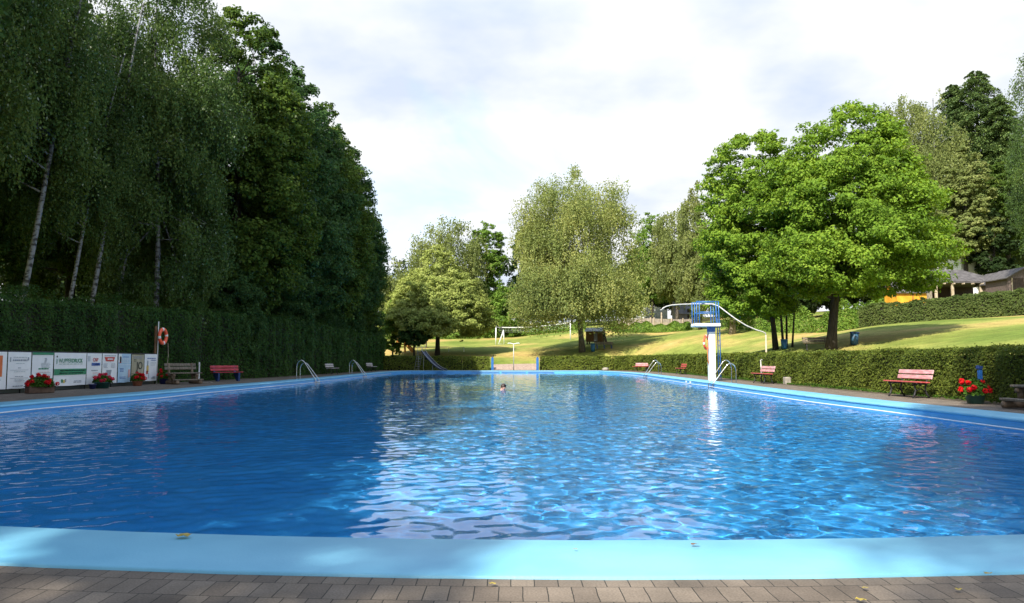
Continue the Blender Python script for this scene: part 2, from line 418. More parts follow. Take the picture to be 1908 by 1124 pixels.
def paver_mat():
    m, nt, b = newmat('concrete pavers')
    uv = nt.nodes.new('ShaderNodeUVMap'); uv.uv_map = 'UVMap'
    # wobble so joints are not ruler straight
    n0 = nt.nodes.new('ShaderNodeTexNoise'); n0.inputs['Scale'].default_value = 5; n0.inputs['Detail'].default_value = 2
    nt.links.new(uv.outputs[0], n0.inputs['Vector'])
    ml = nt.nodes.new('ShaderNodeVectorMath'); ml.operation = 'MULTIPLY_ADD'
    nt.links.new(n0.outputs['Color'], ml.inputs[0]); ml.inputs[1].default_value = (.012, .012, 0); nt.links.new(uv.outputs[0], ml.inputs[2])
    br = nt.nodes.new('ShaderNodeTexBrick'); nt.links.new(ml.outputs[0], br.inputs['Vector'])
    br.inputs['Scale'].default_value = 1; br.inputs['Brick Width'].default_value = .118; br.inputs['Row Height'].default_value = .236
    br.inputs['Mortar Size'].default_value = .0028; br.inputs['Mortar Smooth'].default_value = .25; br.inputs['Bias'].default_value = 0
    br.offset = .5
    br.inputs['Color1'].default_value = (.135, .108, .085, 1); br.inputs['Color2'].default_value = (.20, .162, .126, 1); br.inputs['Mortar'].default_value = (.035, .032, .026, 1)
    n1 = nt.nodes.new('ShaderNodeTexNoise'); n1.inputs['Scale'].default_value = 90; n1.inputs['Detail'].default_value = 6; nt.links.new(uv.outputs[0], n1.inputs['Vector'])
    n2 = nt.nodes.new('ShaderNodeTexNoise'); n2.inputs['Scale'].default_value = 3; n2.inputs['Detail'].default_value = 6; nt.links.new(uv.outputs[0], n2.inputs['Vector'])
    a = nt.nodes.new('ShaderNodeMix'); a.data_type = 'RGBA'; a.blend_type = 'OVERLAY'; a.inputs['Factor'].default_value = .55
    nt.links.new(br.outputs['Color'], a.inputs['A']); nt.links.new(n1.outputs['Fac'], a.inputs['B'])
    a2 = nt.nodes.new('ShaderNodeMix'); a2.data_type = 'RGBA'; a2.blend_type = 'OVERLAY'; a2.inputs['Factor'].default_value = .6
    nt.links.new(a.outputs['Result'], a2.inputs['A']); nt.links.new(n2.outputs['Fac'], a2.inputs['B'])
    nt.links.new(a2.outputs['Result'], b.inputs['Base Color'])
    b.inputs['Roughness'].default_value = .85; b.inputs['Specular IOR Level'].default_value = .3
    bp = nt.nodes.new('ShaderNodeBump'); bp.inputs['Strength'].default_value = .7; bp.inputs['Distance'].default_value = .006; bp.invert = True
    nt.links.new(br.outputs['Fac'], bp.inputs['Height'])
    bp2 = nt.nodes.new('ShaderNodeBump'); bp2.inputs['Strength'].default_value = .35; bp2.inputs['Distance'].default_value = .003
    nt.links.new(n1.outputs['Fac'], bp2.inputs['Height']); nt.links.new(bp.outputs[0], bp2.inputs['Normal']); nt.links.new(bp2.outputs[0], b.inputs['Normal'])
    return m
M['paver'] = paver_mat()
def lawn_mat():
    m, nt, b = newmat('dry lawn')
    tc = nt.nodes.new('ShaderNodeTexCoord')
    def noise(sc, det, st=(1, 1, 1)):
        mp = nt.nodes.new('ShaderNodeMapping'); mp.inputs['Scale'].default_value = st; nt.links.new(tc.outputs['Object'], mp.inputs[0])
        n = nt.nodes.new('ShaderNodeTexNoise'); n.inputs['Scale'].default_value = sc; n.inputs['Detail'].default_value = det
        nt.links.new(mp.outputs[0], n.inputs['Vector']); return n
    a = noise(.10, 6, (1, 1, .1)); f = noise(9, 5, (1, 1, .1)); c = noise(1.1, 5, (1, 1, .1))
    r = nt.nodes.new('ShaderNodeValToRGB'); nt.links.new(a.outputs['Fac'], r.inputs[0])
    e = r.color_ramp.elements
    e[0].position = .36; e[0].color = (.130, .180, .034, 1)
    e[1].position = .66; e[1].color = (.42, .30, .11, 1)
    k = e.new(.50); k.color = (.225, .250, .058, 1)
    k = e.new(.58); k.color = (.34, .285, .088, 1)
    m1 = nt.nodes.new('ShaderNodeMix'); m1.data_type = 'RGBA'; m1.blend_type = 'OVERLAY'; m1.inputs['Factor'].default_value = .55
    nt.links.new(r.outputs[0], m1.inputs['A']); nt.links.new(f.outputs['Fac'], m1.inputs['B'])
    m2 = nt.nodes.new('ShaderNodeMix'); m2.data_type = 'RGBA'; m2.blend_type = 'OVERLAY'; m2.inputs['Factor'].default_value = .5
    nt.links.new(m1.outputs['Result'], m2.inputs['A']); nt.links.new(c.outputs['Fac'], m2.inputs['B'])
    nt.links.new(m2.outputs['Result'], b.inputs['Base Color'])
    b.inputs['Roughness'].default_value = .95; b.inputs['Specular IOR Level'].default_value = .1
    bp = nt.nodes.new('ShaderNodeBump'); bp.inputs['Strength'].default_value = .6; bp.inputs['Distance'].default_value = .08
    nt.links.new(f.outputs['Fac'], bp.inputs['Height']); nt.links.new(bp.outputs[0], b.inputs['Normal'])
    return m
M['lawn'] = lawn_mat()

# ------------------------------------------------------------------ pool outline (from the measured edges)
near_out = [G(x, y) for x, y in ((0, 1057), (325, 1063.5), (600, 1073), (954, 1083.5), (1200, 1082), (1600, 1077), (1908, 1070))]
near_in = [G(x, y) for x, y in ((0, 982), (201, 990), (453, 1000), (704, 1006), (954, 1008.5), (1200, 1008), (1577, 1004.4), (1908, 998.4))]
def fit(pts):
    xs = np.array([p.x for p in pts]); ys = np.array([p.y for p in pts])
    return np.polyfit(xs, ys, 2)
po, pi_ = fit(near_out), fit(near_in)
def y_out(x):
    xc = min(max(x, -3.4), 3.4)
    return float(np.polyval(po, xc)) + (x - xc) * float(np.polyval(np.polyder(po), xc)) * .25
def y_in(x):
    xc = min(max(x, -4.2), 4.2)
    return float(np.polyval(pi_, xc)) + (x - xc) * float(np.polyval(np.polyder(pi_), xc)) * .25
right_out = [G(x, y) for x, y in ((1908, 773), (1650, 747.1), (1450, 725), (1358.8, 713.7), (1300, 707), (1244.8, 700.7), (1211, 696.6), (1173.5, 693.6), (1140, 692.0))]
left_out = [G(x, y) for x, y in ((0, 750.5), (280, 729.5), (394, 719.4), (480, 713.2), (583, 704.4), (646, 698.6), (680, 695.4), (705, 693.3), (730, 691.8))]
XL0, XR0 = left_out[0].x - .1, right_out[0].x + .05
outer = []; inner = []
CW = .92
nx = 24
for i in range(nx + 1):
    x = XL0 + (XR0 - XL0) * i / nx
    xi = XL0 + CW + (XR0 - XL0 - 2 * CW) * i / nx
    outer.append(Vector((x, y_out(x), 0))); inner.append(Vector((xi, y_in(xi), 0)))
NEAR_N = len(outer)
def side(pts, sgn):
    o = [Vector((p.x, p.y, 0)) for p in pts]; res = []
    for i, p in enumerate(o):
        a = o[max(i - 1, 0)]; b = o[min(i + 1, len(o) - 1)]
        t = (b - a).normalized(); n = Vector((-t.y, t.x, 0)) * sgn
        res.append((p, p + n * CW))
    return res
YF = 80.3
for p, q in side(right_out, 1):
    outer.append(p); inner.append(q)
# far edge
outer.append(Vector((9.2, YF, 0))); inner.append(Vector((8.9, YF - CW, 0)))
outer.append(Vector((-10.6, YF, 0))); inner.append(Vector((-10.3, YF - CW, 0)))
for p, q in reversed(side(left_out, -1)):
    outer.append(p); inner.append(q)
ZW = -0.215
n = len(outer)
# coping: top slab, rounded nose, small riser on the outside
prof_rows = []
def ring(pts, z, off=0.0):
    return [Vector((p.x, p.y, z)) for p in pts]
def lerp(a, b, t): return [p.lerp(q, t) for p, q in zip(a, b)]
rows = [ring(outer, -.02), ring(outer, .012), ring(lerp(outer, inner, .02), .02), ring(lerp(outer, inner, .95), .016), ring(lerp(outer, inner, .985), .006), ring(inner, -.015), ring(inner, -.05), ring(lerp(outer, inner, .985), -.055)]
def strip(name, rows, mat, kind='structure', smooth=True, closed=True):
    mb = MB(); vs = [v for r in rows for v in r]; k = len(rows[0]); fs = []
    for i in range(len(rows) - 1):
        for j in range(k if closed else k - 1):
            j2 = (j + 1) % k
            fs.append((i * k + j, i * k + j2, (i + 1) * k + j2, (i + 1) * k + j))
    mb.add(vs, fs)
    o = mb.build(name, mat, smooth=smooth)
    tag(o, kind=kind)
    return o
strip('pool_coping', rows, M['coping'])
inw = lerp(outer, inner, .985)
strip('pool_wall', [ring(inw, -.055), ring(inw, -.6), ring(inw, -3.4)], M['wall_reflect_blue'], smooth=False)

def poly_x(Y, sgn):
    """inner pool side x at depth Y"""
    pts = [(p.y, p.x) for p in inner if (p.x > 5 if sgn > 0 else p.x < -5)]
    pts.sort()
    return float(np.interp(Y, [a for a, b in pts], [b for a, b in pts]))
def poly_xo(Y, sgn):
    pts = [(p.y, p.x) for p in outer if (p.x > 5 if sgn > 0 else p.x < -5)]
    pts.sort()
    return float(np.interp(Y, [a for a, b in pts], [b for a, b in pts]))

# pool floor
mb = MB()
fx = np.linspace(-14, 12.5, 20); fy = np.linspace(3.5, 81, 40)
dep = lambda Y: -(1.25 + 1.15 * min(max((Y - 12) / 45, 0), 1)) - .2
vs = [(x, y, dep(y)) for y in fy for x in fx]
fs = [(j * 20 + i, j * 20 + i + 1, (j + 1) * 20 + i + 1, (j + 1) * 20 + i) for j in range(39) for i in range(19)]
mb.add(vs, fs)
floor = tag(mb.build('pool_floor', M['floor']), kind='structure')

# water: a really rippled sheet
rng = np.random.default_rng(11)
ys = [4.3]
while ys[-1] < 80.2:
    ys.append(ys[-1] + 0.045 + 0.0022 * (ys[-1] - 4.3))
ys = np.array(ys); xs = np.arange(-13.6, 12.3, .065)
X, Y = np.meshgrid(xs, ys)
Zs = np.zeros_like(X)
for k in range(90):
    lam = math.exp(rng.uniform(math.log(.20), math.log(2.2)))
    ang = rng.uniform(0, 2 * pi)
    kk = 2 * pi / lam
    amp = .00078 * lam ** .85 / .45 ** .85 * (1.5 if lam < .45 else (.5 if lam < 1.0 else .26))
    Zs += amp * np.sin(kk * (X * cos(ang) + Y * sin(ang)) + rng.uniform(0, 2 * pi)) * (1 if lam > .5 else np.clip(1.25 - Y / 60, .25, 1))
print('water slope rms', np.std(np.gradient(Zs, axis=1) / .065))
V = np.stack([X, Y, Zs + ZW], -1).reshape(-1, 3)
ny_, nx_ = X.shape
idx = np.arange(ny_ * nx_).reshape(ny_, nx_)
Fq = np.stack([idx[:-1, :-1], idx[:-1, 1:], idx[1:, 1:], idx[1:, :-1]], -1).reshape(-1, 4)
me = np_mesh('pool_water', V, Fq, M['water'], smooth=True)
water = tag(link(bpy.data.objects.new('pool_water', me)), kind='structure')
try:
    water.cycles.is_caustics_caster = True
    floor.cycles.is_caustics_receiver = True
    sd.cycles.is_caustics_light = True
except Exception as e:
    print('caustics flags', e)
#--PART2--

# ------------------------------------------------------------------ terrain
HR = [(12.5, -40), (12.5, 14), (12.45, 20), (12.5, 27), (12.6, 36), (13.1, 48), (13.75, 60), (13.75, 70), (12.6, 79), (10.8, 84), (3.05, 84.4)]   # front face of right hedge
HL = [(-18.6, 8), (-17.6, 22), (-17.25, 29), (-17.0, 36), (-16.1, 41.5), (-15.2, 50), (-14.75, 61), (-14.5, 70), (-14.3, 78), (-13.9, 85.5)]      # front face of left hedge
def pline_x(pl, Y):
    p = sorted([(b, a) for a, b in pl]); return float(np.interp(Y, [a for a, b in p], [b for a, b in p]))
def ctl(px, py, Y):
    p = at(px, py, Y); return (p.x, p.y, p.z)
CT = [ctl(1548, 652, 45), ctl(1620, 608, 60), ctl(1908, 588, 55), ctl(1365, 622, 85), ctl(1085, 655, 92), ctl(954, 665, 92), (0, 89, .95),
      ctl(923, 643, 110), ctl(950, 628, 126), ctl(815, 662, 95), ctl(740, 660, 96), ctl(1109, 640, 100), ctl(1110, 651, 92), ctl(1215, 626, 110),
      ctl(1300, 615, 100), ctl(1195, 606, 118), ctl(1270, 614, 114), ctl(1800, 572, 78), ctl(1450, 649, 50), ctl(1250, 645, 85), ctl(1900, 630, 32),
      (13.6, 10, .15), (13.6, 25, .2), (13.6, 45, .3), (14.6, 65, .35), (13.6, 80, .3), (11.5, 85.2, .25), (5, 85, .15), (0, 84.5, 0.0), (-6, 85, .1), (-14, 86, .1),
      (-19, 8, .1), (-19, 30, .1), (-18, 50, .1), (-16.5, 75, .1), (-28, 30, 1.2), (-28, 60, 1.2), (-30, 90, 2.0), (-50, 60, 4), (-30, 130, 5), (-60, 140, 8),
      (25, 15, 2.2), (40, 20, 3.2), (40, -20, 2.0), (0, -40, 0), (-30, -30, .5), (60, 60, 6.2), (90, 90, 9), (60, 120, 9.5), (0, 170, 9), (40, 160, 10), (-20, 200, 10), (120, 20, 8), (100, 180, 12)]
CP = np.array(CT); P0 = CP[:, :2]
def _A(P, Q):
    return np.sqrt(((P[:, None, :] - Q[None]) ** 2).sum(-1) + 4.0)
n_ = len(P0)
A = np.zeros((n_ + 3, n_ + 3)); A[:n_, :n_] = _A(P0, P0) + np.eye(n_) * .02
A[:n_, n_] = 1; A[:n_, n_ + 1:] = P0; A[n_, :n_] = 1; A[n_ + 1:, :n_] = P0.T
W = np.linalg.solve(A, np.concatenate([CP[:, 2], np.zeros(3)]))
def smooth(a): a = np.clip(a, 0, 1); return a * a * (3 - 2 * a)
hrY = np.array([b for a, b in HR[:-1]]); hrX = np.array([a for a, b in HR[:-1]])
hlY = np.array([b for a, b in HL]); hlX = np.array([a for a, b in HL])
def terrain(x, y):
    x = np.atleast_1d(np.asarray(x, float)); y = np.atleast_1d(np.asarray(y, float))
    q = np.stack([np.clip(x, -110, 160), np.clip(y, -60, 240)], -1)
    z = np.concatenate([_A(q, P0), np.ones((len(q), 1)), q], 1) @ W
    z = np.clip(z, 0, 16)
    dr = x - (np.interp(y, hrY, hrX) + .5)
    dl = (np.interp(y, hlY, hlX) - .5) - x
    df = y - 84.2
    d = np.maximum(np.maximum(dr, dl), df)
    k = smooth(d / 2.2)
    zz = z * k
    far = smooth((np.maximum(np.abs(x - 20), np.abs(y - 60)) - 200) / 500)
    return zz * (1 - far) + far * 10 * (z > .5) - .03
def gz(x, y): return float(terrain(x, y)[0])

gx = np.concatenate([[-1500, -600, -300, -180, -130], np.arange(-100, 130, 1.4), [140, 170, 220, 350, 700, 1500]])
gy = np.concatenate([[-1500, -500, -200, -100, -60, -40, -30], np.arange(-20, 190, 1.4), [200, 230, 300, 450, 800, 1600]])
GX, GY = np.meshgrid(gx, gy)
GZ = terrain(GX.ravel(), GY.ravel()).reshape(GX.shape)
idx = np.arange(GX.size).reshape(GX.shape)
cx = (GX[:-1, :-1] + GX[1:, 1:]) / 2; cyy = (GY[:-1, :-1] + GY[1:, 1:]) / 2
keep = ~((cx > -11.6) & (cx < 8.9) & (cyy > 5.5) & (cyy < 78.4))
inpool = (GX > -12.7) & (GX < 9.9) & (GY > 4.6) & (GY < 79.7)
GZ = np.where(inpool, -4.0, GZ)
keep = keep & ~((cx > -11.0) & (cx < 8.0) & (cyy > 6.5) & (cyy < 77))
Fq = np.stack([idx[:-1, :-1], idx[:-1, 1:], idx[1:, 1:], idx[1:, :-1]], -1)[keep]
me = np_mesh('lawn_ground', np.stack([GX, GY, GZ], -1).reshape(-1, 3), Fq, M['lawn'], smooth=True)
tag(link(bpy.data.objects.new('lawn_ground', me)), kind='structure')

# paved deck: near band follows the curve of the coping, then the two side bands and the far band
def deck_mesh(name, quads_rows, uvs):
    mb = MB(); k = len(quads_rows[0]); vs = [v for r in quads_rows for v in r]
    fs = [(i * k + j, i * k + j + 1, (i + 1) * k + j + 1, (i + 1) * k + j) for i in range(len(quads_rows) - 1) for j in range(k - 1)]
    mb.add(vs, fs); o = mb.build(name, M['paver'])
    uv = o.data.uv_layers.new(name='UVMap'); fl = [u for r in uvs for u in r]
    for lp in o.data.loops: uv.data[lp.index].uv = fl[lp.vertex_index]
    return tag(o, kind='structure')
dx = np.linspace(-19, 13.5, 60)
rows = []; uvs = []
for d in (-.03, .2, .5, 1.0, 2.5, 6, 14, 40):
    rows.append([(x, y_out(x) - d, 0.0) for x in dx]); uvs.append([(x, -d + 40.003) for x in dx])
deck_mesh('pool_deck', rows, uvs)
def side_deck(name, sgn, w):
    rows = []; uvs = []
    yy = np.linspace(4.0, 80.5, 50)
    for t in (0, .5, 1):
        r = []; u = []
        for y in yy:
            xo = poly_xo(y, sgn) - sgn * .03 if y > 5 else poly_xo(5, sgn) - sgn * .03
            xe = w(y)
            x = xo + (xe - xo) * t
            r.append((x, y, 0.002)); u.append((y, x))
        rows.append(r); uvs.append(u)
    if sgn < 0: rows = rows[::-1]; uvs = uvs[::-1]
    return deck_mesh(name, rows, uvs)
side_deck('side_pavement', 1, lambda y: pline_x(HR[:-1], y) - .35)
side_deck('side_pavement', -1, lambda y: pline_x(HL, y) + .1)
rows = []; uvs = []
for y in (80.27, 82, 84.6):
    r = np.linspace(-14.5, 12.5, 40); rows.append([(x, y, 0.006) for x in r]); uvs.append([(x, y) for x in r])
deck_mesh('far_pavement', rows, uvs)
# soil strips under the hedges
def ribbon(name, pl, o1, o2, z, mat, wob=.12):
    mb = MB(); vs = []; ys_ = np.linspace(pl[0][1], pl[-1][1] if pl[-1][1] > pl[-2][1] + 1 else pl[-2][1], 130)
    ys_ = np.linspace(6, 83.5, 160)
    rr = random.Random(3)
    for y in ys_:
        x = pline_x(pl, y); vs += [(x + o1 + rr.uniform(-wob, wob), y, z), (x + (o1 + o2) / 2, y, z + .05), (x + o2, y, z)]
    fs = []
    for i in range(len(ys_) - 1):
        for j in (0, 1): fs.append((i * 3 + j, i * 3 + j + 1, i * 3 + j + 4, i * 3 + j + 3))
    mb.add(vs, fs); return tag(mb.build(name, mat), kind='structure')
ribbon('soil_strip', HR[:-1], -.42, 1.3, .008, M['soil'])
ribbon('soil_strip', HL, -1.3, .25, .008, M['soil'], .06)
# path through the gap
mb = MB(); vs = []
rng = np.random.default_rng(2)
for y in np.linspace(84.3, 87.6, 12):
    a, b = at(918, 690, y).x, at(1004, 690, y).x
    for t in np.linspace(0, 1, 6):
        x = a + (b - a) * t; vs.append((x, y, gz(x, y) + .05 + .0))
fs = [(i * 6 + j, i * 6 + j + 1, (i + 1) * 6 + j + 1, (i + 1) * 6 + j) for i in range(11) for j in range(5)]
mb.add(vs, fs); tag(mb.build('path', M['path']), kind='structure')

# ------------------------------------------------------------------ foliage
def kites(P, Nn, S, rng, T=None, aspect=.55, attr=None):
    n = len(P)
    Nn = Nn / (np.linalg.norm(Nn, axis=1, keepdims=True) + 1e-9)
    if T is None: T = rng.normal(size=(n, 3))
    T = T - Nn * (T * Nn).sum(1, keepdims=True); T /= (np.linalg.norm(T, axis=1, keepdims=True) + 1e-9)
    B = np.cross(Nn, T)
    S = np.asarray(S).reshape(-1, 1) * np.ones((n, 1))
    fold = rng.uniform(.0, .22, (n, 1))
    v0 = P + T * S * .5; v2 = P - T * S * .5
    v1 = P + B * S * .5 * aspect + Nn * S * fold * .5 + T * S * .08; v3 = P - B * S * .5 * aspect + Nn * S * fold * .5 + T * S * .08
    V = np.stack([v0, v1, v2, v3], 1).reshape(-1, 3)
    Fc = np.arange(n * 4).reshape(n, 4)
    if attr is None: attr = rng.uniform(0, 1, n)
    return V, Fc, np.repeat(attr, 4)

def unit(rng, n):
    d = rng.normal(size=(n, 3)); return d / np.linalg.norm(d, axis=1, keepdims=True)

def envelope_clumps(prof, nc, rng, off=(0, 0), rk=.30, inner_=.25, flat=.75, minr=.35, lean=None):
    """prof: list of (height, half width). returns centres, radii"""
    hs = np.array([p[0] for p in prof]); ws = np.array([p[1] for p in prof])
    tt = np.linspace(hs[0], hs[-1], 200); ww = np.interp(tt, hs, ws)
    pr = ww ** 1.1 + .05; pr /= pr.sum()
    h = rng.choice(tt, nc, p=pr) + rng.normal(0, .15, nc)
    R = np.interp(h, hs, ws)
    a = rng.uniform(0, 2 * pi, nc)
    r = np.where(rng.uniform(size=nc) < inner_, np.sqrt(rng.uniform(size=nc)) * .7, rng.uniform(.68, .93, nc))
    cr = np.clip(R * rk * rng.uniform(.7, 1.3, nc), minr, None)
    rr = np.clip(R - cr * .6, 0, None) * r / .93
    C = np.stack([off[0] + rr * np.cos(a), off[1] + rr * np.sin(a), h], -1)
    return C, cr

def crown(name, mat, prof, rng, nc=80, sub=12, nl=30000, leaf=.2, off=(0, 0), rk=.3, flat=.7, droop=0.0, up=.45, minr=.35, inner_=.25, subr=.38, aspect=.6, spread=1.0, extra=None):
    C, cr = envelope_clumps(prof, nc, rng, off, rk, inner_, flat, minr)
    if extra is not None:
        C = np.concatenate([C, np.array([e[:3] for e in extra])]); cr = np.concatenate([cr, np.array([e[3] for e in extra])])
        nc = len(C)
    # sub clumps on the shell of each clump
    d = unit(rng, nc * sub)
    ci = np.repeat(np.arange(nc), sub)
    SC = C[ci] + d * (cr[ci] * rng.uniform(.45, 1.0, nc * sub) * spread)[:, None] * np.array([1, 1, flat])
    rad = np.hypot(SC[:, 0] - off[0], SC[:, 1] - off[1])
    SC[:, 2] -= droop * rad * .12
    sr = cr[ci] * subr * rng.uniform(.6, 1.25, nc * sub)
    w = sr ** 2; w /= w.sum()
    si = rng.choice(nc * sub, nl, p=w)
    e = unit(rng, nl)
    P = SC[si] + e * (sr[si] * rng.uniform(.25, 1.0, nl) ** .6)[:, None] * np.array([1, 1, flat])
    cen = np.stack([np.full(nl, off[0]), np.full(nl, off[1]), P[:, 2]], -1)
    outw = P - cen; outw /= (np.linalg.norm(outw, axis=1, keepdims=True) + 1e-6)
    Nn = e * .55 + outw * .35 + np.array([0, 0, up]) + rng.normal(0, .38, (nl, 3))
    cv = rng.uniform(0, 1, nc * sub)
    attr = np.clip(.55 * rng.uniform(0, 1, nl) + .45 * cv[si], 0, 1)
    V, Fc, at_ = kites(P, Nn, leaf * rng.uniform(.65, 1.3, nl), rng, aspect=aspect, attr=attr)
    me = np_mesh(name, V, Fc, mat, at_)
    return me, C, cr

def weeping(name, mat, prof, rng, nc=80, strands=700, leaf=.13, off=(0, 0), rk=.28, length=(1.0, 3.2), step=.085, jit=.13, body=12000, zmin=.6):
    C, cr = envelope_clumps(prof, nc, rng, off, rk, .3, .8, .4)
    ci = rng.choice(nc, strands, p=cr ** 2 / (cr ** 2).sum())
    S0 = C[ci] + unit(rng, strands) * (cr[ci] * rng.uniform(.2, 1, strands))[:, None]
    Ls = rng.uniform(length[0], length[1], strands)
    Ps = []; At = []; Tt = []
    outw = S0 - np.array([off[0], off[1], 0]); outw[:, 2] = 0; outw /= (np.linalg.norm(outw, axis=1, keepdims=True) + 1e-6)
    cv = rng.uniform(0, 1, nc)
    for i in range(strands):
        m = int(Ls[i] / step)
        t = np.linspace(0, 1, m)
        sw = rng.normal(0, .12, 2)
        p = S0[i] + np.outer(np.sqrt(t) * .35, outw[i]) + np.stack([sw[0] * t, sw[1] * t, -Ls[i] * t + .25 * np.sin(t * 3) * 0], -1)
        p = p + rng.normal(0, jit, (m, 3)) * (1.3 - t)[:, None] * 1.2
        Ps.append(p); At.append(np.full(m, cv[ci[i]] * .5) + rng.uniform(0, .5, m))
    P = np.concatenate(Ps); at1 = np.concatenate(At)
    ok = P[:, 2] > zmin; P = P[ok]; at1 = at1[ok]
    n = len(P)
    Nn = rng.normal(size=(n, 3)); Nn[:, 2] *= .45
    ow = P - np.array([off[0], off[1], 0]); ow[:, 2] = 0; ow /= (np.linalg.norm(ow, axis=1, keepdims=True) + 1e-6)
    Nn = Nn + ow * .8
    T = np.array([0, 0, -1.0]) + rng.normal(0, .45, (n, 3))
    V, Fc, a1 = kites(P, Nn, leaf * rng.uniform(.6, 1.3, n), rng, T=T, aspect=.62, attr=at1)
    if body:
        bi = rng.choice(nc, body, p=cr ** 2 / (cr ** 2).sum())
        Pb = C[bi] + unit(rng, body) * (cr[bi] * rng.uniform(.3, 1.0, body))[:, None]
        Nb = rng.normal(size=(body, 3)) + np.array([0, 0, .5])
        V2, F2, a2 = kites(Pb, Nb, leaf * rng.uniform(.7, 1.4, body), rng, attr=cv[bi] * .5 + rng.uniform(0, .5, body))
        Fc = np.concatenate([Fc, F2 + len(V)]); V = np.concatenate([V, V2]); a1 = np.concatenate([a1, a2])
    return np_mesh(name, V, Fc, mat, a1), C, cr

def conifer(name, mat, h, hw, rng, nb=260, leaf=.22, base=.15, per=120):
    Ps = []; Ts = []; C = []
    for i in range(nb):
        t = (i + rng.uniform()) / nb
        z = h * (base + (1 - base) * t)
        Lb = hw * (1 - t) ** .42 * rng.uniform(.55, 1.1) + .25
        a = rng.uniform(0, 2 * pi)
        m = max(int(per * (.25 + Lb / hw)), 10)
        s = rng.uniform(.12, 1, m) ** .8
        side = rng.normal(0, .16, m) * Lb * (1.1 - s * .8)
        r = Lb * s
        zz_ = z + .10 * Lb * s - .42 * Lb * s ** 2 - np.abs(rng.normal(0, .12, m)) * (1 + Lb * .25)
        x = r * cos(a) - side * sin(a); y = r * sin(a) + side * cos(a)
        Ps.append(np.stack([x, y, zz_], -1)); d = np.array([cos(a), sin(a), -.35]); Ts.append(np.tile(d, (m, 1)) + rng.normal(0, .5, (m, 3)))
        C.append((r.max() * cos(a) * .8, r.max() * sin(a) * .8, z - .2 * Lb))
    P = np.concatenate(Ps); T = np.concatenate(Ts); n = len(P)
    Nn = rng.normal(0, .5, (n, 3)) + np.array([0, 0, .8])
    V, Fc, a = kites(P, Nn, leaf * rng.uniform(.7, 1.4, n), rng, T=T, aspect=.38)
    return np_mesh(name, V, Fc, mat, a), np.array(C), np.full(len(C), .5)

def trunk_mesh(name, mat, h, r0, C, cr, rng, limbs=16, top=.82, lean=(0, 0), wob=.12, low=.3, sides=8, mb_only=False, stems=None):
    mb = MB()
    def stem(base, hh, r, lean, wobv):
        pts = []; rs = []; m = 9
        ph = rng.uniform(0, 6, 2)
        for i in range(m + 1):
            t = i / m
            pts.append((base[0] + lean[0] * t + wobv * sin(ph[0] + 4 * t) * t, base[1] + lean[1] * t + wobv * cos(ph[1] + 4 * t) * t, hh * t - .25 * (i == 0)))
            rs.append(r * (1.28 if i == 0 else 1) * (1 - .82 * t) + .012)
        mb.tube(pts, rs, sides); return pts, rs
    pts, rs = stem((0, 0), h * top, r0, lean, wob)
    if stems:
        for s in stems: stem(s[0], s[1], s[2], s[3], .1)
    if C is not None and limbs:
        order = rng.choice(len(C), min(limbs, len(C)), replace=False)
        for k in order:
            c = C[k]
            zt = max(min(c[2] - .35 * abs(np.hypot(c[0] - lean[0] * .5, c[1] - lean[1] * .5)), h * top * .97), h * top * low * rng.uniform(.8, 1.2))
            t = zt / (h * top); i = min(int(t * 9), 8); f = t * 9 - i
            s = [pts[i][j] * (1 - f) + pts[i + 1][j] * f for j in range(3)]
            rr = (rs[i] * (1 - f) + rs[i + 1] * f) * .5
            mid = [s[j] * .5 + c[j] * .5 + (0, 0, .3)[j] + rng.normal(0, .15) for j in range(3)]
            mb.tube([s, mid, tuple(c)], [rr, rr * .6, .012], 5)
    return mb

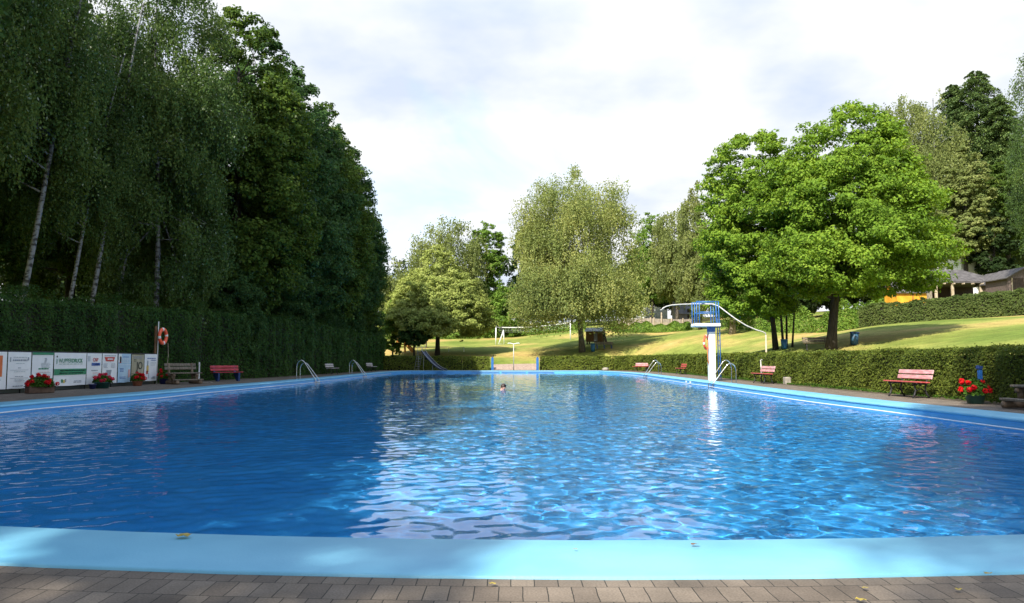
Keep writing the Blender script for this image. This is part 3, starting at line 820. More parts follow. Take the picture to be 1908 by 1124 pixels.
def shell_leaves(name, mat, pts, h, depth, rng, sizef, dens=2.4, hvar=.05, back=True, leafv=None, rough=.09, base=0.0, gzf=None, tufts=0, bulge=1.0):
    """clipped hedge along a polyline; the front face lies on pts, thickness depth towards 'out' side (left normal of the line direction)"""
    pts = [np.array(p[:2], float) for p in pts]
    Vs = []; Fs = []; As = []; nv = 0
    cv = []; cf = []
    Ltot = 0
    core = MB()
    prev = None
    for i in range(len(pts) - 1):
        a, b = pts[i], pts[i + 1]; d = b - a; Ls = np.linalg.norm(d)
        if Ls < .01: continue
        d /= Ls; out = np.array([-d[1], d[0]]) * depth[1]
        th = depth[0]
        m = max(int(Ls / 1.5), 1)
        for j in range(m):
            s0 = Ls * j / m; s1 = Ls * (j + 1) / m
            mid = a + d * (s0 + s1) / 2
            Yd = max(np.hypot(mid[0], mid[1]), 6)
            size = sizef(Yd)
            z0 = 0.0
            hh = h(mid) if callable(h) else h
            areas = [('f', hh * (s1 - s0)), ('t', th * (s1 - s0))] + ([('b', hh * (s1 - s0))] if back else [])
            for kind, ar in areas:
                nl = int(ar * dens / (size * size * .33) * (.5 if kind == 'b' else 1))
                u = rng.uniform(s0, s1, nl); w = np.abs(rng.normal(0, rough, nl))
                lump = bulge * (.06 * np.sin(u * 2.3 + 1.3 * i) + .05 * np.sin(u * 5.1 + 2) + .05 * np.sin(u * .9 + .4 * j + i))
                if kind in 'fb':
                    z = rng.uniform(0.0, hh, nl)
                    lump = lump + .05 * np.sin(z * 4 + u * 1.7)
                    dd = (w + lump * .7 - .03) if kind == 'f' else th - (w + lump * .7 - .03)
                    nn = -out if kind == 'f' else out
                    # round the upper edge
                    rnd = np.clip((z - (hh - .18)) / .18, 0, 1) ** 2 * .12
                    dd = dd + (rnd if kind == 'f' else -rnd)
                    zt = z
                else:
                    dd = rng.uniform(.03, th - .03, nl)
                    zt = hh - w * .8 + lump * hvar / .06 + rng.normal(0, hvar * .35, nl); nn = None
                    pk = rng.uniform(size=nl) > .985
                    zt = zt + pk * rng.uniform(0, .16, nl)
                XY = a + np.outer(u, d) + np.outer(dd, out)
                if gzf:
                    zb = terrain(XY[:, 0], XY[:, 1]) + .0
                else: zb = np.zeros(nl)
                P = np.stack([XY[:, 0], XY[:, 1], zb + zt + base], -1)
                if kind in 'fb':
                    Nn = np.concatenate([np.tile(nn, (nl, 1)), np.full((nl, 1), .55)], 1) + rng.normal(0, .5, (nl, 3))
                else:
                    Nn = rng.normal(0, .45, (nl, 3)) + np.array([0, 0, 1])
                patch = .5 + .25 * np.sin(u * 1.1 + i) + .25 * np.sin(u * .37 + zt * 2)
                at1 = np.clip(.65 * rng.uniform(0, 1, nl) + .35 * patch, 0, 1)
                V, Fc, aa = kites(P, Nn, size * rng.uniform(.65, 1.35, nl), rng, attr=at1)
                Vs.append(V); Fs.append(Fc + nv); As.append(aa); nv += len(V)
    me = np_mesh(name, np.concatenate(Vs), np.concatenate(Fs), mat, np.concatenate(As))
    # solid dark core in place of twigs, so no light passes through
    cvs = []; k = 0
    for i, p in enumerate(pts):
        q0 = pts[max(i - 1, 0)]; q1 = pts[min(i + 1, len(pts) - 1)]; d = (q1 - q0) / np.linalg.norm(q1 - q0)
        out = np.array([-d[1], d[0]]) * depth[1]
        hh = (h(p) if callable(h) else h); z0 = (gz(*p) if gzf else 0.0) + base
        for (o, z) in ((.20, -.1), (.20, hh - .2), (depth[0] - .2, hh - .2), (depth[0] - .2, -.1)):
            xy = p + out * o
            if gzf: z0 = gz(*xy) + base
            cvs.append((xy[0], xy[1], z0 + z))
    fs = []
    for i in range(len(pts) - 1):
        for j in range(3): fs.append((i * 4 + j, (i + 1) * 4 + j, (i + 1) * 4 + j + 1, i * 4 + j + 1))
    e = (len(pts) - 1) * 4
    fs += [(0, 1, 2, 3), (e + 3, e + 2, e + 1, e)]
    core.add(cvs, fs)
    return me, core
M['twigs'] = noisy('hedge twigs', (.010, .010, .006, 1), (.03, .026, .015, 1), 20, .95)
def hedge(name, label, mat, pts, h, depth, seed, sizef, **k):
    rng = np.random.default_rng(seed)
    t = thing(name, label, 'hedge', (0, 0, 0))
    me, core = shell_leaves('foliage', mat, pts, h, depth, rng, sizef, **k)
    link(bpy.data.objects.new('foliage', me), t)
    core.build('twigs', M['twigs'], t)  # solid light-stopping core inside the leaf shell
    return t

hr_vis = [p for p in HR if p[1] >= 14]; hr_vis[0] = (12.5, 9)
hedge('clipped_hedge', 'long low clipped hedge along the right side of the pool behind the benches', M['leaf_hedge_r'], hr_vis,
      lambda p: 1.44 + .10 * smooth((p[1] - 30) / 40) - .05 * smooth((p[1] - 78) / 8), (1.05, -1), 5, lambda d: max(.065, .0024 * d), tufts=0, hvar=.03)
hl_far = [(-13.6, 84.2), (-8.4, 84.3)]
hedge('clipped_hedge', 'low clipped hedge at the far end, between the tall hedge and the slide', M['leaf_hedge_r'], [(-13.9, 84.0), (-5.45, 84.2)], 1.52, (1.0, 1), 6, lambda d: .2, hvar=.03)
hedge('clipped_hedge', 'short squared hedge block beside the left blue gate post at the far end', M['leaf_hedge_r'], [(-5.35, 84.1), (-2.45, 84.1)], 1.46, (1.0, 1), 16, lambda d: .2, hvar=.03)
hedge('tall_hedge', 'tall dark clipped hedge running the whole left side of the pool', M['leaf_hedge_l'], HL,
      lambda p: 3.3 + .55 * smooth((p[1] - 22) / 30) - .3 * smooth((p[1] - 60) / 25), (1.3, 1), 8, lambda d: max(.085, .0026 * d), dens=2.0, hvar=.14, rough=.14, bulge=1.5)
up_pts = [tuple(at(px, 600, Yd)[:2]) for px, Yd in ((1598, 61.5), (1640, 60), (1720, 58.5), (1800, 57.5), (1870, 56.5), (1960, 55))]
hedge('clipped_hedge', 'rough clipped hedge on the upper lawn in front of the pavilion and sheds', M['leaf_hedge_u'], up_pts,
      lambda p: 1.55 + .3 * smooth((p[0] - 30) / 6), (1.6, 1), 9, lambda d: .14, gzf=True, hvar=.10, rough=.14)

# ---- trees ----
def place_tree(name, label, x, y, crown_me, trunk_me, group=None, rz=0, sc=1.0, z=None, cat='tree'):
    t = thing(name, label, cat, (x, y, (gz(x, y) if z is None else z)), rz, group)
    t.scale = (sc, sc, sc)
    if trunk_me is not None: link(bpy.data.objects.new('trunk', trunk_me), t)
    link(bpy.data.objects.new('crown', crown_me), t)
    return t
def me_of(mb, name, mat, smooth=True):
    me = bpy.data.meshes.new(name); me.from_pydata(mb.v, [], mb.f); me.materials.append(mat)
    me.polygons.foreach_set('use_smooth', [smooth] * len(me.polygons)); me.update(); return me
def prof_px(base_px, base_y, Y, rows_, wk=1.13):
    """rows (py, left px, right px) -> profile in metres above base + mean crown offset"""
    b = at(base_px, base_y, Y); pr = []; offs = []
    for (py, l, r) in rows_:
        p = at((l + r) / 2, py, Y); hw = (at(r, py, Y).x - at(l, py, Y).x) / 2
        pr.append((p.z - gz(b.x, Y), hw * wk)); offs.append((p.x - b.x, hw))
    pr.sort()
    w = sum(o[1] for o in offs); off = sum(o[0] * o[1] for o in offs) / w
    return b.x, pr, off

def hero(name, label, base_px, base_y, Y, rows_, style, mat, trunkmat, seed, r0, group=None, limbs=22, lean=(0, 0), cat='tree', top=.82, stems=None, wk=1.13, **k):
    rng = np.random.default_rng(seed)
    x, pr, off = prof_px(base_px, base_y, Y, rows_, wk)
    k.setdefault('off', (off, 0))
    if style == 'weep': me, C, cr = weeping('crown', mat, pr, rng, **k)
    else: me, C, cr = crown('crown', mat, pr, rng, **k)
    tm = trunk_mesh('trunk', trunkmat, pr[-1][0], r0, C, cr, rng, limbs=limbs, lean=(lean[0] or off * .8, lean[1]), top=top, stems=stems)
    return place_tree(name, label, x, Y, me, me_of(tm, 'trunk', trunkmat), group)

# big maples on the right lawn
ex = [(at(px, py, 45).x - at(1548, 650, 45).x, dy_, at(px, py, 45).z - 1.7, 1.15) for px, py, dy_ in ((1452, 296, 1), (1470, 318, -1), (1440, 330, 2), (1488, 288, .5), (1430, 300, 2.5), (1465, 350, -1.5), (1450, 375, -1), (1480, 400, -2.5), (1510, 262, 0), (1554, 395, 1.5), (1545, 380, -1), (1513, 298, 1.5), (1530, 300, -1), (1560, 415, 0))]
hero('maple_tree', 'large bright green broadleaf tree with thick dark trunk beside a dark bench', 1548, 652, 45,
     ((203, 1530, 1615), (225, 1495, 1650), (260, 1470, 1685), (300, 1440, 1710), (360, 1425, 1740), (430, 1415, 1765), (490, 1410, 1783), (515, 1430, 1765), (542, 1480, 1650)),
     'crown', M['leaf_maple'], M['bark_dark'], 21, .30, extra=ex, wk=1.0, nc=380, sub=12, nl=180000, leaf=.18, rk=.20, flat=.55, droop=.6, subr=.45, minr=.7, limbs=40, top=.75, inner_=.3)
hero('maple_tree', 'bright green broadleaf tree merging with the big one on its left, thin leaning stems below', 1446, 650, 50,
     ((254, 1338, 1440), (285, 1325, 1465), (350, 1312, 1500), (430, 1300, 1505), (500, 1298, 1490), (560, 1320, 1490), (592, 1375, 1480)),
     'crown', M['leaf_maple'], M['bark_dark'], 22, .17, wk=1.08, nc=240, sub=12, nl=120000, leaf=.18, rk=.25, flat=.55, droop=.6, subr=.45, minr=.7, limbs=30, top=.8, inner_=.3,
     stems=[((.35, -.4), 5.5, .085, (-.5, -.3)), ((.6, -.2), 6.0, .07, (.3, 0)), ((.85, -.5), 5.2, .06, (.5, 0))])
# lime with pale blossom
hero('lime_tree', 'dense rounded yellow-green tree with pointed top behind the slide', 815, 662, 95,
     ((455, 822, 834), (475, 805, 855), (505, 780, 870), (545, 745, 890), (585, 728, 900), (608, 722, 905), (622, 740, 890)),
     'crown', M['leaf_lime'], M['bark_dark'], 23, .30, wk=1.2, nc=420, sub=10, nl=130000, leaf=.24, rk=.16, flat=.6, subr=.45, minr=.5, inner_=.15, up=.6, limbs=20, top=.7)
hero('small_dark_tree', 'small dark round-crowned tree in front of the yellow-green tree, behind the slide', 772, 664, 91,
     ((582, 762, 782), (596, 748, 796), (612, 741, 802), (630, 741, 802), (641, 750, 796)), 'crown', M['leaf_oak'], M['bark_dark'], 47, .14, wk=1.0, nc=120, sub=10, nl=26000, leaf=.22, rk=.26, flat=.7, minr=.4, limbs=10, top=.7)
# big weeping birch
hero('weeping_birch', 'tall wide weeping birch with drooping olive foliage beside the wooden play hut', 1085, 655, 92,
     ((308, 1045, 1120), (330, 1020, 1135), (370, 975, 1160), (420, 968, 1175), (480, 960, 1188), (530, 952, 1195), (575, 952, 1192), (610, 975, 1170)),
     'weep', M['leaf_weeping'], M['bark_grey'], 24, .34, nc=150, strands=7500, leaf=.22, rk=.26, length=(.5, 2.0), step=.09, body=80000, zmin=4.0, limbs=40, lean=(-1.2, 0), top=.68)
# middle distance trees
hero('birch_tree', 'airy olive birch rising behind the yellow-green tree', 838, 640, 128,
     ((400, 838, 862), (425, 800, 888), (455, 768, 893), (490, 755, 900), (540, 770, 900)), 'weep', M['leaf_olive'], M['bark_birch'], 25, .25, nc=90, strands=1800, leaf=.34, length=(0.6, 2.0), step=.15, body=7000, limbs=20)
hero('ash_tree', 'mid green tree with layered crown between the yellow-green tree and the weeping birch', 905, 640, 132,
     ((418, 893, 925), (440, 875, 938), (480, 872, 942), (530, 875, 940), (590, 880, 935)), 'crown', M['leaf_bright'], M['bark_dark'], 26, .25, nc=120, sub=10, nl=42000, leaf=.28, flat=.6, minr=.6, rk=.3)
hero('round_shrub', 'rounded bright yellow-green bush right of the yellow-green tree', 942, 627, 127,
     ((534, 925, 955), (555, 908, 975), (590, 902, 985), (622, 905, 985)), 'crown', M['leaf_bright'], M['bark_dark'], 27, .12, nc=140, sub=10, nl=20000, leaf=.30, flat=.7, minr=.5, rk=.25, limbs=5, cat='shrub', top=.6)
hero('conifer_like_tree', 'dark green tree peeping out left of the weeping birch', 968, 630, 138,
     ((425, 965, 975), (450, 955, 985), (500, 955, 990), (570, 955, 990)), 'crown', M['leaf_oak'], M['bark_dark'], 28, .2, nc=110, sub=10, nl=24000, leaf=.28, flat=.7, minr=.6)
bpy.data.objects['conifer_like_tree'].name = 'dark_tree'
hero('leafy_tree', 'bright green tree between the weeping birch and the olive birches', 1215, 612, 126,
     ((398, 1195, 1225), (425, 1180, 1250), (470, 1175, 1262), (520, 1178, 1262), (560, 1190, 1255)), 'crown', M['leaf_bright'], M['bark_dark'], 29, .25, nc=140, sub=10, nl=34000, leaf=.27, flat=.6, minr=.6)
hero('birch_tree', 'olive birch with drooping twigs left of the diving platform', 1262, 612, 120,
     ((388, 1228, 1262), (415, 1215, 1290), (460, 1212, 1305), (510, 1215, 1310), (560, 1225, 1305)), 'weep', M['leaf_olive'], M['bark_grey'], 30, .25, nc=90, strands=2200, leaf=.33, length=(0.7, 2.2), step=.14, body=7000, limbs=22)
hero('birch_tree', 'tall slender olive birch peeping out left of the twin maple crowns', 1305, 612, 108,
     ((335, 1283, 1306), (365, 1275, 1322), (420, 1270, 1335), (500, 1262, 1345), (570, 1270, 1345)), 'weep', M['leaf_olive'], M['bark_grey'], 31, .25, nc=90, strands=2600, leaf=.30, length=(0.7, 2.2), step=.13, body=8000, limbs=22)
hero('leafy_tree', 'tree with pale bare lower trunk behind the diving platform railing', 1365, 622, 85,
     ((400, 1345, 1385), (440, 1325, 1410), (500, 1315, 1415), (560, 1320, 1410), (590, 1330, 1400)), 'crown', M['leaf_olive'], M['bark_pale'], 32, .34, nc=120, sub=10, nl=34000, leaf=.25, flat=.6, minr=.6)
# right background
hero('birch_tree', 'pale slender birch with thin white trunk behind the big tree', 1743, 548, 90,
     ((172, 1737, 1752), (200, 1722, 1768), (260, 1710, 1785), (340, 1700, 1798), (420, 1700, 1805), (480, 1710, 1800)), 'weep', M['leaf_olive'], M['bark_birch'], 33, .26, wk=1.3, nc=180, strands=4200, leaf=.24, length=(0.6, 2.0), step=.12, body=6000, limbs=26, top=.97)
hero('birch_tree', 'pale birch crown just above the right shoulder of the big tree', 1678, 560, 95,
     ((180, 1668, 1690), (205, 1650, 1712), (260, 1640, 1725), (330, 1645, 1730), (420, 1650, 1730)), 'weep', M['leaf_olive'], M['bark_birch'], 34, .24, wk=1.3, nc=170, strands=3800, leaf=.24, length=(0.6, 2.0), step=.12, body=6000, limbs=22, top=.95)
for i, (px, Yd, topy, hw, lab) in enumerate(((1833, 96, 132, 6.6, 'tallest dark conifer standing behind the brown sheds'), (1788, 99, 158, 5.4, 'narrower conifer touching the left flank of the tallest conifer'), (1876, 93, 178, 5.2, 'conifer to the right of the tallest one, above the larger shed'))):
    rng = np.random.default_rng(40 + i)
    x = at(px, 500, Yd).x; z0 = gz(x, Yd); h = at(px, topy, Yd).z - z0
    me, C, cr = conifer('crown', M['leaf_conifer'], h, hw, rng, nb=520, leaf=.30, per=170, base=.2)
    tm = trunk_mesh('trunk', M['bark_dark'], h, .42, C, cr, rng, limbs=60, top=.98, wob=.05)
    place_tree('conifer_tree', lab, x, Yd, me, me_of(tm, 'trunk', M['bark_dark']))
hero('weeping_birch', 'birch at the right edge with thin hanging twigs against the sky', 1938, 590, 60,
     ((40, 1925, 1960), (90, 1905, 1985), (160, 1898, 2000), (260, 1893, 2010), (360, 1893, 2010), (430, 1898, 2000)), 'weep', M['leaf_birch'], M['bark_birch'], 35, .22, nc=70, strands=1800, leaf=.14, length=(0.6, 2.2), step=.075, body=5000, limbs=30, top=.95)
hero('leafy_tree', 'mid green leafy tree in front of the conifers above the brown sheds', 1878, 545, 86,
     ((285, 1865, 1890), (320, 1840, 1925), (380, 1830, 1940), (430, 1835, 1940), (470, 1845, 1930)), 'crown', M['leaf_beech'], M['bark_dark'], 36, .3, nc=140, sub=10, nl=45000, leaf=.24, flat=.55, minr=.6)
hero('leafy_tree', 'light olive leafy tree between the slender birch and the conifers', 1800, 545, 84,
     ((275, 1790, 1812), (310, 1770, 1835), (370, 1760, 1850), (430, 1755, 1850), (478, 1765, 1838)), 'crown', M['leaf_olive'], M['bark_dark'], 37, .28, nc=140, sub=10, nl=40000, leaf=.26, flat=.55, minr=.6)
hero('leafy_tree', 'dark green tree filling the gap above the shed roofs at the right edge', 1915, 545, 95,
     ((240, 1900, 1925), (300, 1875, 1960), (400, 1865, 1975), (480, 1860, 1975), (515, 1870, 1970)), 'crown', M['leaf_darkwood'], M['bark_dark'], 38, .3, nc=140, sub=10, nl=40000, leaf=.28, flat=.55, minr=.6)
hero('leafy_tree', 'dark tree low behind the sheds, right of the bright gap', 1850, 545, 82.5,
     ((390, 1840, 1870), (430, 1825, 1890), (480, 1818, 1895), (516, 1822, 1890)), 'crown', M['leaf_darkwood'], M['bark_dark'], 39, .2, nc=50, sub=10, nl=12000, leaf=.30, flat=.6, minr=.6)
hero('leafy_tree', 'small olive tree at the far left end of the lawn beside the tall hedge', 738, 655, 124,
     ((478, 728, 742), (500, 715, 760), (560, 705, 775), (610, 705, 775)), 'weep', M['leaf_olive'], M['bark_grey'], 45, .2, nc=60, strands=1000, leaf=.32, length=(0.5, 1.6), step=.15, body=6000)
hero('leafy_shrub', 'bright green bush beside the end of the tall dark hedge', 732, 662, 93,
     ((560, 722, 738), (590, 708, 752), (630, 706, 752), (655, 710, 750)), 'crown', M['leaf_bright'], M['bark_dark'], 46, .1, nc=60, sub=10, nl=14000, leaf=.24, flat=.7, minr=.4, limbs=4, cat='shrub', top=.6)

# --- the wood on the left: a few crown shapes, copied along the hedge
rng = np.random.default_rng(60)
wood = []
for i, (mat, bk, nl) in enumerate(((M['leaf_oak'], M['bark_dark'], 90000), (M['leaf_beech'], M['bark_dark'], 90000), (M['leaf_oak'], M['bark_dark'], 70000))):
    pr = [(3.4, 2.2), (5.5, 3.8), (9, 4.9), (13, 4.6), (17, 3.6), (20, 2.2), (22, .5)] if i < 2 else [(1.0, 3.0), (3.5, 4.2), (8, 4.4), (11, 3.4), (14, 1.6), (15, .4)]
    me, C, cr = crown('crown', mat, pr, rng, nc=330, sub=12, nl=int(nl*1.3), leaf=.22, rk=.22, flat=.7, subr=.42, minr=.5, up=.5, inner_=.18)
    tm = me_of(trunk_mesh('trunk', bk, pr[-1][0], .30, C, cr, rng, limbs=40), 'trunk', bk)
    wood.append((me, tm))
# birches: foliage hanging high, trunks bare below
bir = []
for i in range(2):
    pr = [(9.0, 2.4), (11, 3.8), (14, 4.2), (18, 3.6), (22, 2.2), (24, .6)]
    if i == 0: pr = [(3.2, 2.6), (6, 3.6), (10, 4.3), (15, 4.4), (19, 3.6), (23, 2.0), (25, .5)]
    me, C, cr = weeping('crown', M['leaf_birch'], pr, rng, nc=130, strands=5200 if i == 0 else 3600, leaf=.15, rk=.27, length=(.4, 1.9), step=.085, body=45000, zmin=2.2, jit=.12)
    tm = trunk_mesh('trunk', M['bark_birch'], pr[-1][0], .15, C, cr, rng, limbs=30, lean=(.9 if i == 0 else 3.4, 0), wob=.45, top=.9, low=.4)
    bir.append((me, me_of(tm, 'trunk', M['bark_birch'])))
W_ = [  # x, y, kind, rot, scale, label
    ('birch', 0, -19.2, 41.5, 2.1, 1.0, 'broad weeping birch whose foliage hangs over the hedge above the wooden bench'),
    ('birch', 1, -21.6, 33.2, 0.0, .92, 'birch with a thick leaning white trunk nearest the left edge of the picture'),
    ('birch', 1, -21.4, 36.3, .2, .72, 'birch with a slim pale trunk second from the left edge'),
    ('birch', 1, -21.2, 38.0, -.2, .85, 'birch with a slim white trunk third from the left edge'),
    ('birch', 1, -21.9, 41.6, .4, .70, 'thin birch trunk half hidden behind the hanging foliage'),
    ('birch', 1, -21.5, 28.4, -.3, 1.0, 'birch over the left end of the advertising banners'),
    ('oak', 1, -17.8, 49.5, .3, 1.12, 'tall dark broadleaf tree directly right of the weeping birches'),
    ('oak', 0, -18.2, 55.3, 1.4, 1.14, 'tallest dark green tree of the wood, with an airy top against the sky'),
    ('oak', 0, -17.3, 61.0, 2.6, 1.10, 'dark green tree above the first far bench on the left'),
    ('oak', 1, -17.2, 67.5, 3.9, 1.10, 'olive-dark tree above the second pool ladder on the left'),
    ('oak', 0, -17.1, 74.0, 5.0, 1.06, 'dark tree last but one at the far end of the left wood'),
    ('oak', 1, -17.6, 80.5, .8, .98, 'tall dark tree whose edge closes the left wood against the sky'),
    ('oak', 2, -17.0, 86.5, 2.2, .66, 'lower dark tree at the far corner behind the end of the tall hedge'),
    ('oak', 2, -17.6, 46.5, 1.0, .62, 'low dark tree leaning over the hedge under the tall wood, nearer one'),
    ('oak', 2, -17.2, 57.0, 4.1, .60, 'low bluish dark tree leaning over the hedge in the middle of the wood'),
    ('oak', 2, -16.8, 66.0, 3.1, .58, 'low dark tree leaning over the hedge near the second ladder'),
    ('oak', 2, -16.6, 76.0, 5.1, .56, 'low dark tree leaning over the hedge near the far left bench'),
    ('oak', 1, -26.0, 30.0, 2.0, 1.0, 'shaded tree deep in the wood behind the leftmost birch trunk'),
    ('oak', 0, -26.5, 38.0, 3.0, 1.05, 'shaded tree deep in the wood between the white birch trunks'),
    ('oak', 1, -27.0, 47.0, 1.2, 1.05, 'shaded tree deep in the wood behind the broad weeping birch'),
    ('oak', 0, -27.5, 57.0, 5.2, 1.05, 'shaded tree in the second row behind the tallest dark tree'),
    ('oak', 1, -27.0, 69.0, 4.2, 1.0, 'shaded tree in the second row near the far end'),
    ('oak', 0, -34.0, 42.0, 4.4, 1.1, 'rearmost tree seen through the gaps between the birch trunks'),
    ('oak', 1, -33.0, 31.0, 5.9, 1.1, 'rearmost tree at the left edge of the picture'),
    ('oak', 0, -20.8, 20.5, .4, 1.25, 'dark tree at the left edge overhanging the hedge'),
    # just outside the picture, these throw the shade that falls across the near end of the pool
    ('oak', 1, -18.8, 14.5, 1.9, 1.3, 'tree beside the pool just outside the left edge of the picture'),
    ('oak', 0, -18.5, 6.0, 2.9, 1.3, 'tree beside the near left corner of the pool outside the picture'),
    ('oak', 1, -18.2, -2.5, .9, 1.3, 'tree behind the viewer on the left'),
    ('oak', 0, -18.4, -11.0, 4.7, 1.25, 'tree behind the viewer, second from the left'),
    ('oak', 0, -17.4, -12.5, 1.1, 1.06, 'tree behind the viewer, farthest from the pool'),
    ('oak', 1, -13.7, -14.0, 2.7, 1.05, 'tree behind the viewer, third from the left'),
    ('birch', 1, -7.0, -15.4, 0, 1.0, 'birch behind the viewer whose twigs shade the near right corner'),
]
for sp, k, x, y, rz, sc, lab in W_:
    cm, tm = (bir if sp == 'birch' else wood)[k]
    place_tree('birch_tree' if sp == 'birch' else 'broadleaf_tree', lab, x, y, cm, tm, group='trees of the wood on the left', rz=rz, sc=sc)

t = place_tree('birch_tree', 'unseen slender birch added behind the viewer to shade the right side', -.4, -3.6, bir[1][0], bir[1][1], group='trees of the wood on the left')
t.scale = (.80, .80, 1.30)  # added tree, stretched upward so its shade reaches the right water and hedge
# background wood mass
def stuffwood(name, label, spans, mat, seed, leaf=.5):
    rng = np.random.default_rng(seed); Vs = []; Fs = []; As = []; nv = 0
    for (x0, x1, y, zt, n) in spans:
        nc = int((x1 - x0) / 2.0) * 4
        cx_ = rng.uniform(x0, x1, nc); cyv = y + rng.uniform(-4, 4, nc); zb = terrain(cx_, cyv)
        cz = zb + rng.uniform(.5, 1, nc) ** .8 * zt * rng.uniform(.35, 1, nc); cr_ = rng.uniform(1.2, 2.6, nc)
        i = rng.integers(0, nc, n); e = unit(rng, n)
        P = np.stack([cx_, cyv, cz], -1)[i] + e * cr_[i][:, None] * rng.uniform(.6, 1, (n, 1))
        V, Fc, aa = kites(P, e + rng.normal(0, .4, (n, 3)) + np.array([0, 0, .4]), leaf * rng.uniform(.6, 1.3, n), rng)
        Vs.append(V); Fs.append(Fc + nv); As.append(aa); nv += len(V)
    me = np_mesh(name, np.concatenate(Vs), np.concatenate(Fs), mat, np.concatenate(As))
    o = link(bpy.data.objects.new(name, me)); tag(o, label, None, None, 'stuff'); return o
stuffwood('far_wood', 'dark wood closing the view behind the lawn trees', [(-45, 40, 150, 13, 60000), (5, 60, 138, 10, 50000), (40, 130, 122, 12, 60000), (10, 100, 160, 16, 40000), (29, 62, 102, 6.5, 30000), (-85, -40, 30, 12, 34000), (-85, -40, 48, 12, 34000), (-85, -38, 66, 13, 34000), (-80, -36, 88, 13, 34000), (-70, -30, 112, 13, 26000)], M['leaf_darkwood'], 70, leaf=.6)
# low scrub under the far trees
def scrub(name, label, path, hgt, wid, mat, seed, leaf, n):
    rng = np.random.default_rng(seed)
    pts = np.array(path, float); seg = rng.uniform(0, len(pts) - 1, n); i = seg.astype(int); f = (seg - i)[:, None]
    XY = pts[i] * (1 - f) + pts[i + 1] * f
    lump = .65 + .35 * np.sin(seg * 9.3) * np.sin(seg * 4.1 + 1)
    a = rng.uniform(0, pi, n); rr = rng.uniform(.75, 1.02, n)
    XY[:, 1] += np.cos(a) * wid * rr; z = np.sin(a) * hgt * lump * rr
    P = np.stack([XY[:, 0], XY[:, 1], terrain(XY[:, 0], XY[:, 1]) + z + .05], -1)
    Nn = np.stack([np.zeros(n), np.cos(a), np.sin(a)], -1) + rng.normal(0, .5, (n, 3))
    V, Fc, aa = kites(P, Nn, leaf * rng.uniform(.6, 1.4, n), rng)
    me = np_mesh(name, V, Fc, mat, aa); o = link(bpy.data.objects.new(name, me)); tag(o, label, None, None, 'stuff'); return o
scrub('ground_scrub', 'bright green nettles and brambles along the foot of the far trees', [tuple(at(px, 630, 127)[:2]) for px in (700, 780, 860, 940, 1020, 1090)], 2.0, 1.6, M['leaf_bright'], 71, .3, 14000)
scrub('ground_scrub', 'low green shrubs on the bank below the wooden fence', [tuple(at(px, 620, Yd)[:2]) for px, Yd in ((1138, 117), (1180, 115), (1230, 114), (1285, 114))], 1.3, 1.8, M['leaf_bright'], 72, .26, 12000)
scrub('ground_scrub', 'green undergrowth in the shade beside the upper hedge', [tuple(at(px, 600, Yd)[:2]) for px, Yd in ((1350, 92), (1450, 80), (1540, 70), (1605, 64), (1640, 66))], 2.8, 1.5, M['leaf_bright'], 73, .22, 12000)
scrub('hedge_weeds', 'weeds growing at the foot of the right hedge', [(12.25, 12), (12.3, 27), (12.4, 36), (12.9, 48), (13.5, 60), (13.5, 70)], .14, .12, M['leaf_geranium'], 74, .07, 5000)
#--PART3--

# ------------------------------------------------------------------ pool furniture
def hose(name, label, sgn, y0, y1):
    mb = MB(); pts = []
    rr = random.Random(4)
    for y in np.arange(y0, y1, 1.0):
        wob = .05 * sin(y * .9) * (1 if y > 30 else .4)
        pts.append((poly_x(y, sgn) - sgn * (.07 + abs(wob) * .6), y, ZW + .045 + .01 * sin(y * .7)))
    mb.tube(pts, .018, 7)
    o = mb.build(name, M['white_plastic'], smooth=True); tag(o, label, 'line'); return o
hose('floating_line', 'thin white line floating on the water along the left pool wall', -1, 9, 74)
hose('floating_line', 'thin white line floating on the water along the right pool wall', 1, 9, 72)
mb = MB()
for a, b in ((-4.2, -1.3), (-1.1, 1.4), (1.6, 4.3)):
    mb.box(((a + b) / 2, YF - CW - .035, -.10), (b - a, .03, .035))
tag(mb.build('overflow_slot', M['ink_grey']), kind='structure')
for i, (px, lab) in enumerate(((1292, 'left one of two small white plates on the pool wall left of the diving platform'), (1306, 'right one of two small white plates on the pool wall left of the diving platform'))):
    Yp = 43.5 - i * 1.1
    mb = MB(); mb.box((poly_x(Yp, 1) - .01, Yp, -.10), (.02, .30, .10), bev=.006)
    tag(mb.build('depth_plate', M['white_paint']), lab, 'plate', 'plates on the pool wall')

